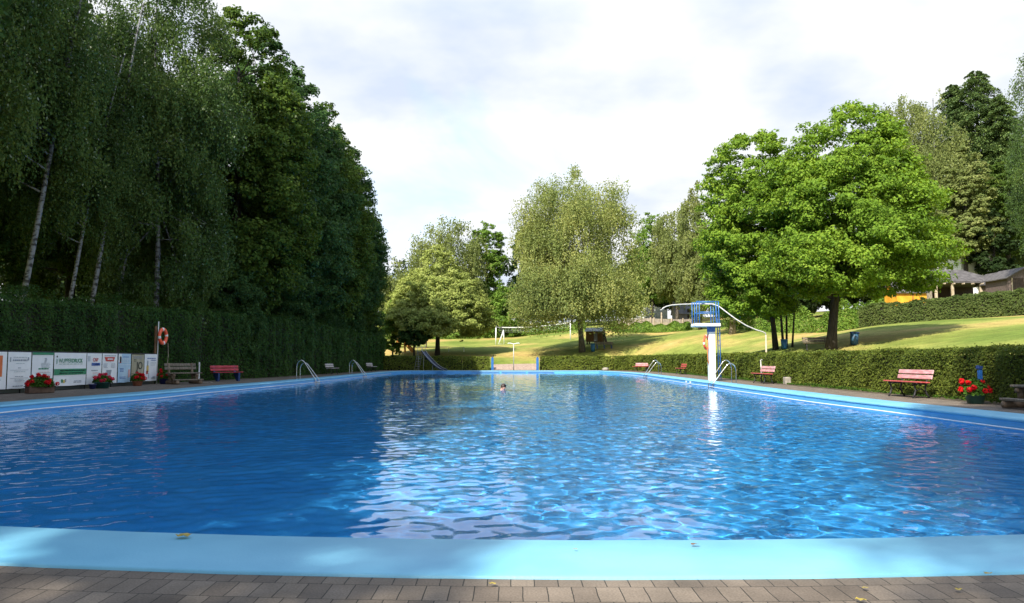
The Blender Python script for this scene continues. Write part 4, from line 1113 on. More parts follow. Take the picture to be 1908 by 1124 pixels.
def ladder(label, sgn, Y0, gap, short, ext=1.05):
    xi = poly_x(Y0, sgn); xo = xi + sgn * ext
    t = thing('pool_ladder', label, 'ladder', (xo, Y0, 0), 0, 'steel ladders at the pool edge')
    prof = [(0, 0), (0, .35), (.0, .72), (.04, .92), (.13, 1.05), (.25, 1.10), (.37, 1.04), (.46, .93), (.98, .12), (1.06, -.05), (1.08, -.30), (1.05, -1.3)]
    for k in (0, 1):
        hs = .86 if k == short else 1.0
        mb = MB(); pts = [(-sgn * s * ext * (.98 if s < 1 else 1), k * gap, (z * hs if z > 0 else z)) for s, z in prof]
        # smooth the bend
        P = [Vector(p) for p in pts]; out = []
        for i in range(len(P) - 1):
            p0 = P[max(i - 1, 0)]; p1 = P[i]; p2 = P[i + 1]; p3 = P[min(i + 2, len(P) - 1)]
            for q in (0, .33, .66):
                out.append(.5 * ((2 * p1) + (-p0 + p2) * q + (2 * p0 - 5 * p1 + 4 * p2 - p3) * q * q + (-p0 + 3 * p1 - 3 * p2 + p3) * q ** 3))
        out.append(P[-1]); mb.tube(out, .024, 8); mb.lathe([(.0, .012), (.055, .012), (.055, 0)], (0, k * gap, 0.02), 12)
        mb.build('handrail', M['steel'], t, smooth=True)
    for z in (-.22, -.50, -.78):
        mb = MB(); mb.box((-sgn * ext * 1.07, gap / 2, z), (.09, gap, .03), bev=.006); mb.build('step', M['steel'], t)
    mb = MB(); mb.box((-sgn * (ext + .0), gap / 2, -.16), (.05, gap * .8, .14), bev=.01); mb.build('foothold', M['blue_paint'], t)
    return t
ladder('nearer steel ladder on the left side of the pool', -1, 45.2, .75, 1)
ladder('farther steel ladder on the left side, in front of the pale bench', -1, 60.0, .95, 1)
ladder('steel ladder right beside the diving platform', 1, 36.9, .75, 0)
ladder('farther steel ladder on the right side, between two red benches', 1, 58.0, 1.0, 0)

# diving platform
TX, TY = 10.66, 41.4
t = thing('diving_platform', 'white concrete pillar carrying a small platform with blue railings at the pool edge', 'diving platform', (TX, TY, 0))
mb = MB(); mb.box((0, 0, 1.30), (.34, .36, 2.62), bev=.012); mb.build('pillar', M['white_paint'], t)
mb = MB(); mb.box((0, 0, 2.745), (.36, .38, .27), bev=.01); mb.build('collar', M['blue_paint'], t)
mb = MB(); mb.box((-.29, 0, 2.965), (1.32, 1.15, .165), bev=.02); mb.build('platform', M['white_paint'], t)
for sy in (-1, 1):
    mb = MB()
    for x in (-.88, -.74, .14, .28):
        mb.tube([(x, sy * .53, 3.04), (x, sy * .53, 4.20)], .024, 8)
    mb.tube([(-.9, sy * .53, 4.20), (.30, sy * .53, 4.20)], .026, 8)
    mb.tube([(-.74, sy * .53, 3.64), (.28, sy * .53, 3.64)], .022, 8)
    mb.build('railing', M['blue_paint'], t, smooth=True)
mb = MB()
for sy in (-1, 1):
    mb.tube([(.42, sy * .22, 0.02), (.40, sy * .22, 3.05), (.34, sy * .26, 4.15)], .026, 8)
for k in range(11):
    mb.tube([(.42, -.22, .25 + k * .27), (.42, .22, .25 + k * .27)], .016, 6)
mb.build('ladder', M['blue_paint'], t, smooth=True)

# curved pipe above the platform
t = thing('curved_pipe', 'long curved pale pipe on a rusty post sweeping over the diving platform', 'pipe', (13.4, 40.6, gz(13.4, 40.6)))
bz = t.location.z
def rel(px, py, Y): p = at(px, py, Y); return p - t.location
path_px = [(1427, 624, 40.6), (1426, 621, 40.6), (1421, 618.5, 40.6), (1408, 614.5, 40.7), (1390, 606.5, 40.8), (1370, 594, 41), (1352, 580.5, 41.3), (1339, 570.5, 41.5), (1328, 566.8, 41.8), (1300, 566.3, 42.1), (1270, 567.3, 42.2), (1252, 568.6, 42.2), (1242, 571, 42.2), (1236, 574, 42.2), (1232, 578, 42.2)]
mb = MB(); mb.tube([rel(*p) for p in path_px], .035, 8); mb.lathe([(0, 0), (.06, 0), (.06, .05), (0, .06)], rel(1232, 578.5, 42.2), 10); mb.build('pipe', M['galv'], t, smooth=True)
mb = MB(); p = rel(1427, 624, 40.6); mb.tube([(p.x, p.y, -.2), p], .045, 8); mb.build('post', M['orange_wood'] if False else M['wood_pale'], t, smooth=True)

# life rings
def ring_mesh(R, r, mat1, mat2):
    mb = MB(); n = 40; m = 10; vs = []; fs = []; mi = []
    for i in range(n):
        a = 2 * pi * i / n
        for k in range(m):
            b = 2 * pi * k / m
            vs.append(((R + r * cos(b)) * cos(a), r * .75 * sin(b), (R + r * cos(b)) * sin(a)))
    mb.add(vs, [(i * m + k, i * m + (k + 1) % m, ((i + 1) % n) * m + (k + 1) % m, ((i + 1) % n) * m + k) for i in range(n) for k in range(m)])
    mb.m = [1 if (i % 10) < 2 else 0 for i in range(n) for k in range(m)]
    return mb
t = thing('life_ring_stand', 'wooden board and white pole carrying the red life ring by the tall hedge', 'stand', (-16.62, 36.3, 0))
mb = MB(); mb.box((-.05, -.10, 1.35), (.05, .16, 2.7), bev=.006); mb.build('board', M['wood_brown'], t)
mb = MB(); mb.tube([(0, .05, 0), (0, .05, 2.92)], .024, 8); mb.build('pole', M['white_plastic'], t, smooth=True)
mb = MB(); mb.tube([(0, .05, 2.55), (.10, .05, 2.55), (.14, .05, 2.60)], .015, 6); mb.build('hook', M['steel'], t)
r_ = thing('life_ring', 'red life ring with white bands hanging on the stand at the end of the banners', 'life ring', (-16.40, 36.35, 2.22), radians(86))
mb = ring_mesh(.32, .095, None, None); mb.build('ring', [M['orange_ring'], M['white_plastic']], r_, smooth=True)
mb = MB(); mb.tube([(.30, -.1, -.3), (.33, -.12, -.9), (.30, -.1, -1.3)], .012, 5); mb.build('rope', M['wood_pale'], r_)
r_ = thing('life_ring', 'faded orange life ring with looped rope hanging on the diving platform pillar', 'life ring', (TX - .30, TY - .12, 2.05), radians(55))
mb = ring_mesh(.34, .075, None, None); mb.build('ring', [M['orange_ring'], M['white_plastic']], r_, smooth=True)
mb = MB()
for k in range(3):
    mb.tube([(-.05 + .03 * k, -.09, .10), (-.13 + .02 * k, -.1, -.4), (-.10 + .04 * k, -.1, -1.0 - .05 * k), (.03 + .02 * k, -.1, -1.12 - .05 * k), (.12, -.1, -.9), (.08, -.1, -.3)], .015, 5)
mb.build('rope', M['orange_rope'], r_, smooth=True)
mb = MB(); mb.box((.0, .08, .30), (.05, .10, .05)); mb.build('hook', M['steel'], r_)

# benches
def park_bench(label, loc, rz, slat, length=1.7, group='slatted benches around the pool', leg='iron', seatmat=None):
    t = thing('park_bench', label, 'bench', loc, rz, group)
    mb = MB()
    for k, y in enumerate((-.27, -.12, .03)):
        mb.box((0, y, .45 + (0.008 if k == 1 else .015 * (k == 0))), (length, .125, .04), bev=.012)
    mb.build('seat', M[seatmat or slat], t)
    R = Matrix.Rotation(radians(-14), 3, 'X')
    mb = MB()
    for z, y in ((.60, .155), (.75, .195)):
        mb.box((0, y, z), (length, .035, .125), R, bev=.012)
    mb.build('backrest', M[slat], t)
    for x in (-length * .36, length * .36) if length < 1.9 else (-length * .38, 0, length * .38):
        mb = MB()
        if leg == 'iron':
            mb.tube([(x, -.30, .0), (x, -.24, .10), (x, -.20, .24), (x, -.25, .40)], .026, 7)
            mb.tube([(x, .20, .0), (x, .12, .12), (x, .08, .26), (x, .12, .42), (x, .17, .60), (x, .235, .82)], .026, 7)
            mb.tube([(x, -.30, .415), (x, .10, .405)], .024, 7)
            mb.tube([(x, -.21, .20), (x, -.08, .26), (x, .08, .20)], .016, 6)
            mb.build('leg', M['iron'], t, smooth=True)
        else:
            mb.add([(x - .05, -.30, 0), (x - .05, -.12, 0), (x - .05, .20, .42), (x - .05, -.32, .42), (x + .05, -.30, 0), (x + .05, -.12, 0), (x + .05, .20, .42), (x + .05, -.32, .42)],
                   [(0, 3, 2, 1), (4, 5, 6, 7), (0, 1, 5, 4), (1, 2, 6, 5), (2, 3, 7, 6), (3, 0, 4, 7)])
            mb.bar((x, .10, .30), (x, .24, .82), .09, .05)
            mb.build('leg', M['blue_dark'], t)
    return t
park_bench('pink faded bench standing nearest on the right, in front of the hedge', (11.87, 23.2, 0.01), radians(-88), 'pink_slat', 1.85, seatmat='red_slat')
park_bench('red and pink bench between the diving platform and the concrete block', (11.95, 36.8, 0.01), radians(-88), 'pink_slat', 1.8, seatmat='red_slat')
park_bench('small red bench between the farther right ladder and the diving platform', (13.15, 60.2, 0.01), radians(-90), 'red_slat', 1.8)
park_bench('red bench at the far right corner of the pool', (12.55, 75.0, 0.01), radians(-48), 'pink_slat', 1.8, seatmat='red_slat')
park_bench('bench with crimson backrest and dark blue slanted legs by the tall hedge', (-14.95, 40.6, 0.01), radians(50), 'red_strong', 1.6, leg='blue')
park_bench('pale bench between the two left ladders in front of the tall hedge', (-14.1, 60.6, 0.01), radians(82), 'pale_slat', 1.7)
park_bench('pale bench at the far left corner of the pool', (-13.7, 75.4, 0.01), radians(80), 'pale_slat', 1.7)
park_bench('dark weathered bench in the shade beside the trunk of the big tree', (18.05, 46.0, gz(18.05, 46) + .01), radians(-12), 'wood_old', 1.5, 'benches on the lawn')
park_bench('grey bench with blue feet under the weeping birch beside the play hut', (10.9, 91.8, gz(10.9, 91.8) + .02), radians(8), 'wood_old', 2.3, 'benches on the lawn', leg='blue')

def timber_bench(label, loc, rz):
    t = thing('timber_bench', label, 'bench', loc, rz, 'heavy timber benches')
    mb = MB()
    for y in (-.30, -.08): mb.box((0, y, .50), (1.55, .21, .055), bev=.012)
    mb.build('seat', M['wood_old'], t)
    R = Matrix.Rotation(radians(-18), 3, 'X'); mb = MB()
    for z, y in ((.72, .16), (.88, .215)): mb.box((0, y, z), (1.5, .05, .135), R, bev=.012)
    mb.build('backrest', M['wood_old'], t)
    mb = MB(); mb.box((0, -.62, .20), (1.35, .22, .06), bev=.012); mb.build('footrest', M['wood_old'], t)
    for x in (-.55, .55):
        mb = MB()
        mb.tube([(x, -.72, .085), (x, .30, .085)], .085, 10); mb.tube([(x, -.28, .16), (x, -.28, .47)], .08, 10)
        mb.tube([(x, .05, .16), (x, .24, .95)], .055, 10); mb.tube([(x, -.40, .40), (x, .16, .42)], .06, 10)
        mb.tube([(x, -.62, .14), (x, -.62, .18)], .07, 10)
        mb.build('leg', M['wood_log'], t, smooth=True)
    return t
timber_bench('brown heavy timber bench with footrest beside the white post, left side', (-15.25, 35.9, .01), radians(50))
timber_bench('brown heavy timber bench cut by the right edge of the picture', (12.0, 17.35, .01), radians(-90))

mb_t = thing('white_post', 'thin white post on a flat base between the timber and the crimson bench', 'post', (-15.15, 37.6, 0.01))
mb = MB(); mb.box((0, 0, .5), (.055, .055, 1.0), bev=.006); mb.build('post', M['white_plastic'], mb_t)
mb = MB(); mb.box((.25, 0, .02), (.75, .3, .04), bev=.006); mb.build('base', M['concrete'], mb_t)
t = thing('marker_pole', 'thin pale green pole behind the red and pink bench on the right', 'pole', (12.15, 37.9, 0.01))
mb = MB(); mb.tube([(0, 0, 0), (.02, 0, .55), (0, 0, 1.1)], .028, 8); mb.tube([(0, 0, 1.1), (.05, 0, 1.13), (.12, 0, 1.08)], .02, 6); mb.build('pole', M['galv'], t, smooth=True)
mb = MB(); mb.box((0, 0, .16), (.34, .34, .34), bev=.02); o = mb.build('concrete_block', M['concrete']); o.location = (12.5, 35.2, .01); tag(o, 'pale concrete block at the foot of the right hedge', 'block')
rng = np.random.default_rng(5)
mb = MB(); mb.lathe([(.0, -.02), (.32, -.02), (.36, .12), (.26, .27), (.0, .30)], n=9); 
for i, v in enumerate(mb.v): mb.v[i] = (v[0] * (1 + .15 * sin(i * 2.1)), v[1] * (1 + .12 * sin(i * 3.3)), v[2] * (1 + .15 * sin(i)))
o = mb.build('boulder', M['concrete'], smooth=True); o.location = (9.9, 82.2, .01); tag(o, 'pale rounded stone at the far hedge, left of the corner bench', 'stone')

# flower tubs
def flowers(label, loc, kind, w, potmat, petal, seed, fw, fh, nblo, rz=0, z0=.24):
    rng = np.random.default_rng(seed)
    t = thing('flower_tub', label, 'flower tub', loc, rz, 'tubs of red geraniums')
    mb = MB()
    if kind == 'trough':
        mb.box((0, 0, .12), (w, .26, .23), bev=.015); mb.box((0, 0, .225), (w + .05, .31, .035), bev=.008)
    else:
        mb.lathe([(0, 0), (w * .36, 0), (w * .48, z0 - .03), (w * .52, z0 - .03), (w * .52, z0), (w * .44, z0), (w * .43, z0 - .05), (0, z0 - .05)], n=20)
    mb.build('tub', M[potmat], t, smooth=(kind != 'trough'))
    n = 1400; e = unit(rng, n); e[:, 2] = np.abs(e[:, 2]); rr = rng.uniform(.35, 1, (n, 1)) ** .5
    P = e * rr * np.array([fw / 2, min(fw / 2, .28), fh]) + np.array([0, 0, z0 - .02])
    V, Fc, a = kites(P, e + rng.normal(0, .6, (n, 3)) + np.array([0, 0, .4]), .075 * rng.uniform(.6, 1.3, n), rng, aspect=.9)
    link(bpy.data.objects.new('foliage', np_mesh('foliage', V, Fc, M['leaf_geranium'], a)), t)
    c = unit(rng, nblo); c[:, 2] = np.abs(c[:, 2]) * .9 + .1; c *= rng.uniform(.85, 1.15, (nblo, 1))
    C = c * np.array([fw / 2, min(fw / 2, .3), fh]) + np.array([0, 0, z0 + .01])
    i = np.repeat(np.arange(nblo), 46); e = unit(rng, len(i))
    P = C[i] + e * .065 * rng.uniform(.8, 1.05, (len(i), 1))
    V, Fc, a = kites(P, e + rng.normal(0, .25, (len(i), 3)), .05, rng, aspect=.95)
    link(bpy.data.objects.new('blossoms', np_mesh('blossoms', V, Fc, M[petal], a)), t)
    return t
flowers('brown trough of deep red geraniums in front of the leftmost banners', (-15.72, 25.9, .01), 'trough', .85, 'pot_brown', 'petal', 1, .95, .34, 22, radians(62))
flowers('dark green tub of pinkish red geraniums below the narrow logo banners', (-16.02, 30.4, .01), 'round', .62, 'pot_green', 'petal_pink', 2, .74, .28, 15)
flowers('terracotta pot of red geraniums below the beige banner', (-16.05, 33.3, .01), 'round', .46, 'terracotta', 'petal', 3, .58, .30, 13)
flowers('dark pot of red geraniums at the right end of the banners', (-16.1, 35.9, .01), 'round', .42, 'pot_blue', 'petal', 4, .50, .34, 9, z0=.28)
flowers('green bowl of bright red geraniums in front of the right hedge beside the blue post', (11.72, 19.7, .01), 'round', .48, 'pot_green', 'petal', 5, .64, .42, 17)
mb = MB(); mb.lathe([(0, 0), (.10, 0), (.13, .16), (.14, .16), (.14, .18), (0, .18)], n=16); o = mb.build('small_pot', M['pot_blue'], smooth=True); o.location = (-16.05, 29.75, .01); tag(o, 'small dark blue pot left of the green flower tub', 'pot')
t = thing('blue_post', 'short dark blue post with a small head behind the right flower bowl', 'post', (12.02, 19.95, .01))
mb = MB(); mb.box((0, 0, .42), (.09, .09, .86), bev=.008); mb.build('post', M['blue_paint'], t)
mb = MB(); mb.box((-.01, 0, .905), (.12, .12, .09), Matrix.Rotation(radians(12), 3, 'Y'), bev=.01); mb.build('cap', M['blue_dark'], t)

# ---- banners
FXB = -16.5
def yb(px): return -FXB * F / (954.0 - px)
t = thing('banner_fence', 'low dark railing that carries the row of advertising banners', 'fence', (FXB - .04, 22, 0))
for k in range(8):
    mb = MB(); y = 0.2 + k * 1.97; mb.tube([(0, y, 0), (0, y, 1.40)], .022, 8); mb.build('post', M['iron'], t, smooth=True)
mb = MB(); mb.tube([(0, 0, 1.395), (0, 14.0, 1.395)], .02, 8); mb.tube([(0, 0, .16), (0, 14.0, .16)], .016, 8); mb.build('rail', M['iron'], t, smooth=True)
mb = MB(); mb.box((-.02, 7.0, .085), (.02, 14.0, .13)); mb.build('dark_gap_strip', M['ink_black'], t)  # black strip standing in for the shaded gap below the banners
_tc = {}
def text_mb(s, size, bold=0.0):
    cu = bpy.data.curves.new('txt', 'FONT'); cu.body = s; cu.size = size; cu.extrude = .0015; cu.offset = bold; cu.resolution_u = 3
    ob = bpy.data.objects.new('txt', cu); COL.objects.link(ob)
    dg = bpy.context.evaluated_depsgraph_get(); me = bpy.data.meshes.new_from_object(ob.evaluated_get(dg))
    vs = [tuple(v.co) for v in me.vertices]; fs = [tuple(p.vertices) for p in me.polygons]
    bpy.data.objects.remove(ob); bpy.data.curves.remove(cu); bpy.data.meshes.remove(me)
    return vs, fs
def banner(label, px0, px1, base, marks, z0=.16, z1=1.375, texts=()):
    y0, y1 = yb(px0) + .015, yb(px1) - .015; w = y1 - y0; h = z1 - z0
    t = thing('advertising_banner', label, 'banner', (FXB, y0, z0), 0, 'advertising banners on the railing')
    rr = random.Random(int(px0)); ny, nz = 14, 10
    mb = MB(); vs = []
    for s in (1, 0):
        for j in range(nz + 1):
            for i in range(ny + 1):
                u, v = i / ny, j / nz
                wr = .006 * sin(u * 7 + px0) * sin(v * 5 + px0 * .3)
                edge = .015 * sin(u * pi * 3) * (1 - v) * .4
                vs.append((wr * (u * (1 - u) * 4) + s * .004, u * w, v * h + edge * (1 - v)))
    K = (ny + 1) * (nz + 1); fs = []
    for j in range(nz):
        for i in range(ny):
            a = j * (ny + 1) + i
            fs.append((a, a + 1, a + ny + 2, a + ny + 1)); fs.append((K + a, K + a + ny + 1, K + a + ny + 2, K + a + 1))
    mb.add(vs, fs); mb.build('cloth', M[base], t, smooth=True)
    byc = {}
    for (mat, u, v, du, dv) in marks:      # rectangles, fractions of the banner from top left
        byc.setdefault(mat, MB()).box((.0155, (u + du / 2) * w, h - (v + dv / 2) * h), (.003, du * w, dv * h))
    for (mat, s, u, v, hh, wd, bold) in texts:
        vs, fs = text_mb(s, 1.0, bold); xs_ = [p[0] for p in vs]; ys_ = [p[1] for p in vs]
        sx = wd * w / (max(xs_) - min(xs_)); sy = hh * h / (max(ys_) - min(ys_))
        byc.setdefault(mat, MB()).add([(.0185 + p[2] * .6, u * w + (p[0] - min(xs_)) * sx, h - (v + hh) * h + (p[1] - min(ys_)) * sy) for p in vs], fs)
    for mat, m_ in byc.items(): m_.build('print', M[mat], t)
    return t
def lines(mat, u, v, du, n, gap=.05, th=.016, seed=1, words=5):
    rr = random.Random(seed); out = []
    for k in range(n):
        x = u + rr.uniform(0, .05)
        while x < u + du - .03:
            wd = rr.uniform(.04, .14); out.append((mat, x, v + k * gap, min(wd, u + du - x), th)); x += wd + .025
    return out
banner('banner with a big orange letter panel at the left edge of the picture', -105, 16, 'banner_white',
       [('ink_orange', .30, .10, .62, .56)] + lines('ink_grey', .30, .74, .6, 4, .05, .018, 2), texts=[('banner_white', 'P', .66, .27, .22, .13, .01)])
banner('white banner with thin grey lines of print, second from the left', 17, 61, 'banner_white',
       [('ink_grey', .08, .14, .03, .13), ('ink_grey', .84, .14, .05, .09), ('ink_grey', .10, .49, .78, .008), ('ink_grey', .10, .71, .78, .008)] + lines('ink_pale', .2, .13, .6, 1, .05, .03, 3) +
       lines('ink_grey', .18, .20, .64, 1, .05, .045, 4) + lines('ink_pale', .3, .30, .4, 1, .05, .02, 5) + lines('ink_grey', .38, .425, .2, 1, .05, .02, 6) + lines('ink_pale', .25, .53, .5, 1, .05, .018, 7) +
       lines('ink_grey', .3, .66, .4, 1, .04, .018, 8) + lines('ink_pale', .28, .745, .45, 2, .035, .018, 9) + lines('ink_grey', .2, .92, .5, 1, .04, .02, 10))
banner('white banner with a green top stripe and a pale grey drawing', 62, 102, 'banner_white',
       [('ink_green', .0, .0, 1.0, .07), ('ink_green', .80, .75, .2, .12)] + lines('ink_grey', .55, .16, .15, 4, .035, .02, 11) + lines('ink_pale', .4, .30, .45, 4, .04, .022, 12) + lines('ink_green', .28, .45, .5, 1, .05, .04, 13) + lines('ink_pale', .15, .58, .75, 3, .045, .014, 14) + lines('ink_pink', .2, .56, .6, 1, .04, .012, 15))
banner('widest white banner reading WUPPERDRUCK above a green band', 103, 163.5, 'banner_white',
       [('ink_green', .0, .485, 1.0, .185), ('ink_black', .06, .09, .03, .05), ('ink_green', .06, .18, .008, .16), ('ink_green', .08, .20, .006, .12)] + lines('ink_green', .12, .335, .75, 1, .05, .012, 16) +
       lines('banner_white', .14, .525, .80, 1, .06, .032, 17) + lines('banner_white', .14, .60, .80, 1, .06, .032, 18) + [('ink_green', .22, .80, .05, .10), ('ink_yellow', .28, .82, .05, .09), ('ink_grey', .33, .79, .04, .10)] + lines('ink_grey', .58, .855, .28, 2, .04, .02, 19),
       texts=[('ink_green', 'WUPPER', .125, .175, .125, .40, 0.0), ('ink_green', 'DRUCK', .53, .175, .125, .34, .022)])
banner('white banner with a red logo above a small blue bar', 164, 192, 'banner_white',
       [('ink_blue', .30, .31, .58, .09), ('ink_pale', .05, .09, .16, .17)] + lines('banner_white', .48, .34, .34, 1, .05, .03, 20) + lines('ink_grey', .28, .54, .45, 1, .05, .03, 21) + lines('ink_pink', .35, .63, .5, 1, .05, .02, 22) + lines('ink_pale', .35, .69, .4, 2, .04, .02, 23),
       texts=[('ink_red', 'CNY', .38, .15, .12, .38, .02)])
b_ = banner('white banner with a red trapezoid sign and a cup-shaped picture', 192.6, 221, 'banner_white',
       lines('ink_grey', .08, .065, .8, 1, .05, .022, 24) + lines('banner_white', .30, .165, .40, 1, .05, .045, 25) + lines('ink_grey', .06, .34, .28, 4, .04, .014, 26) + lines('ink_grey', .55, .34, .30, 4, .04, .014, 27) + lines('ink_pale', .4, .86, .4, 1, .05, .02, 28) + lines('ink_grey', .5, .95, .35, 1, .05, .02, 29))
w_ = yb(221) - yb(192.6) - .03; h_ = 1.215
mb = MB(); mb.add([(.0135, u * w_, h_ - v * h_) for u, v in ((.12, .12), (.82, .12), (.74, .26), (.22, .26))] + [(.0105, u * w_, h_ - v * h_) for u, v in ((.12, .12), (.82, .12), (.74, .26), (.22, .26))], [(0, 3, 2, 1), (4, 5, 6, 7), (0, 1, 5, 4), (1, 2, 6, 5), (2, 3, 7, 6), (3, 0, 4, 7)]); mb.build('print', M['ink_red'], b_)
mb = MB(); mb.add([(.0145, u * w_, h_ - v * h_) for u, v in ((.26, .55), (.62, .55), (.54, .78), (.36, .78))] + [(.0105, u * w_, h_ - v * h_) for u, v in ((.26, .55), (.62, .55), (.54, .78), (.36, .78))], [(0, 3, 2, 1), (4, 5, 6, 7), (0, 1, 5, 4), (1, 2, 6, 5), (2, 3, 7, 6), (3, 0, 4, 7)]); mb.build('print', M['ink_grey'], b_)
banner('pale blue banner with rows of faint writing', 222, 246, 'banner_blue',
       [('banner_white', .0, .0, .25, .30), ('ink_red', .10, .10, .12, .22), ('banner_white', .13, .14, .05, .12), ('banner_white', .0, .38, 1.0, .012), ('ink_pink', .80, .55, .14, .28)] + lines('ink_blue', .35, .10, .5, 1, .05, .018, 30) + lines('banner_white', .3, .16, .6, 4, .045, .014, 31) + lines('ink_blue', .12, .50, .3, 3, .05, .022, 32) + lines('ink_blue', .1, .80, .5, 2, .05, .018, 33))
banner('beige banner with two large dark letters', 247, 270.5, 'banner_beige',
       [('ink_black', .0, .0, 1.0, .02)] + lines('ink_grey', .1, .08, .7, 3, .04, .02, 34) + lines('ink_black', .15, .20, .2, 2, .05, .02, 35) + [('ink_black', .0, .70, 1.0, .015), ('ink_red', .2, .78, .6, .08)],
       texts=[('ink_black', 'JO', .36, .28, .36, .50, .01)])
banner('white banner with a slender bottle picture, last at the right end', 271, 294.5, 'banner_white',
       [('ink_yellow', .16, .42, .16, .24), ('ink_red', .14, .62, .14, .12), ('ink_grey', .20, .24, .08, .20), ('ink_pale', .3, .70, .08, .20), ('ink_grey', .66, .84, .2, .03), ('ink_grey', .55, .88, .3, .03)] + lines('ink_blue', .18, .14, .7, 1, .05, .03, 36) + lines('ink_blue', .45, .21, .45, 1, .05, .03, 37) + lines('ink_pale', .45, .30, .45, 3, .05, .02, 38))

# slide into the pool
SL = Vector((-9.45, 81.3, 0))
t = thing('water_slide', 'small metal water slide with ladder ending over the far left pool edge', 'slide', SL)
mb = MB(); N_ = 18; ch = []
for i in range(N_ + 1):
    u = i / N_
    c = Vector((.15 + 2.55 * u, -.1 - 3.0 * u, 1.95 * (1 - u) ** 1.55 + .03 + .02))
    wv = Vector((.76, .65, 0)) * .25
    ch.append((c - wv + Vector((0, 0, .13)), c - wv, c + wv, c + wv + Vector((0, 0, .13))))
vs = [v for r in ch for v in r] + [v - Vector((0, 0, .02)) for r in ch for v in r]; fs = []
for i in range(N_):
    for j in range(3):
        a = i * 4 + j; fs.append((a, a + 1, a + 5, a + 4)); o_ = (N_ + 1) * 4; fs.append((o_ + a, o_ + a + 4, o_ + a + 5, o_ + a + 1))
mb.add(vs, fs); mb.build('chute', M['chute'], t)
for k in (0, 3):
    mb = MB(); top = ch[0][k]; mb.tube([top + Vector((-.15, .15, .50)), top + Vector((0, 0, .48)), top] + [r[k] for r in ch[1:]], .022, 6); mb.build('side_rail', M['galv'], t, smooth=True)
mb = MB()
for x in (-.45, .05):
    mb.tube([(x - .45, .75, 0), (x, .05, 1.95), (x + .02, .0, 2.50)], .024, 6)
for k in range(7):
    f_ = (k + .6) / 7.3; mb.tube([(-.45 - .45 * (1 - f_), .75 - .7 * f_, 1.95 * f_), (.05 - .45 * (1 - f_), .75 - .7 * f_, 1.95 * f_)], .016, 6)
mb.build('ladder', M['galv'], t, smooth=True)
mb = MB(); mb.box((-.15, .05, 1.96), (.62, .5, .04)); mb.build('landing', M['chute'], t)
for (x, y) in ((-.4, .2), (.2, -.1), (1.25, -1.25)):
    mb = MB(); mb.tube([(x, y, 0 if y > -1 else -.1), (x, y, 1.93 if y > -1 else .55)], .025, 6); mb.build('support', M['galv'], t, smooth=True)

# shower post, gate posts, sports things on the far lawn
t = thing('shower_post', 'thin pale post with a short drooping crossbar at the far pool edge', 'shower', (.17, 81.2, 0))
mb = MB(); mb.tube([(0, 0, 0), (0, 0, 2.78)], .045, 8); mb.build('post', M['galv'], t, smooth=True)
mb = MB(); mb.tube([(-.62, 0, 2.80), (-.55, 0, 2.88), (-.3, 0, 2.86), (0, 0, 2.78), (.3, 0, 2.86), (.55, 0, 2.88), (.62, 0, 2.80)], .035, 8); mb.build('crossbar', M['white_paint'], t, smooth=True)
for px, lab in ((917.5, 'left blue post of the opening in the far hedge'), (1001.5, 'right blue post of the opening in the far hedge')):
    p = at(px, 690, 83.9); t = thing('gate_post', lab, 'post', (p.x, 83.9, 0), 0, 'blue gate posts')
    mb = MB(); mb.box((0, 0, .68), (.26, .12, 1.36), bev=.01); mb.build('post', M['blue_paint'], t)
    mb = MB(); mb.box((0, 0, 1.42), (.12, .08, .12), bev=.02); mb.build('cap', M['blue_dark'], t)
def onlawn(px, Y): p = at(px, 640, Y); return Vector((p.x, Y, gz(p.x, Y)))
for k, (px, lab) in enumerate(((924, 'left white pole of the volleyball court'), (1063, 'right white pole of the volleyball court'))):
    p = onlawn(px, 110); t = thing('volleyball_pole', lab, 'pole', p, 0, 'volleyball poles')
    mb = MB(); mb.tube([(0, 0, -.1), (0, 0, 2.75)], .085, 10); mb.build('pole', M['white_paint'], t, smooth=True)
    mb = MB(); mb.lathe([(0, 2.80), (.10, 2.80), (.10, 2.74), (.085, 2.74)], n=10); mb.build('cap', M['white_plastic'], t)
pa, pb = onlawn(924, 110), onlawn(1066, 110); hz = (pa.z + pb.z) / 2
t = thing('volleyball_net', 'sagging white volleyball net strung between the two white poles', 'net', pa)
mb = MB(); pts = []
for i in range(25):
    u = i / 24; p = pa.lerp(pb, u) - pa; pts.append((p.x, p.y, (pb.z - pa.z) * u + 2.55 - .28 * 4 * u * (1 - u)))
for i in range(2, 22):
    a, b = Vector(pts[i]), Vector(pts[i + 1]); mb.bar(a, b, .03, .10)
mb.build('tape', M['white_paint'], t)
mb = MB(); mb.tube(pts, .012, 4); 
for k in range(1, 4): mb.tube([(p[0], p[1], p[2] - .22 * k) for p in pts[1:-1]], .006, 3)
for i in range(1, 24): mb.tube([pts[i], (pts[i][0], pts[i][1], pts[i][2] - .66)], .006, 3)
mb.build('cords', M['white_paint'], t)
p = onlawn(938, 111.5); t = thing('football_goal', 'white goal frame seen from its side, right of the left volleyball pole', 'goal', p)
mb = MB()
for y in (0, 3.0):
    mb.tube([(.1, y, -.1), (0, y, 2.0)], .05, 8)
mb.tube([(0, 0, 2.0), (0, 3.0, 2.0)], .05, 8); mb.build('frame', M['white_paint'], t, smooth=True)
mb = MB()
for y in (0, 3.0): mb.tube([(0, y, 2.0), (-.75, y, 0), (.1, y, 0)], .035, 8)
mb.tube([(-.75, 0, 0), (-.75, 3, 0)], .035, 8); mb.tube([(0, 0, 1.9), (-.45, 1.5, 0)], .02, 6); mb.build('strut', M['white_paint'], t, smooth=True)
p = onlawn(836, 99); q = onlawn(864.5, 99); t = thing('low_rail', 'low white rail on the lawn right of the yellow-green tree', 'rail', p)
d = q - p
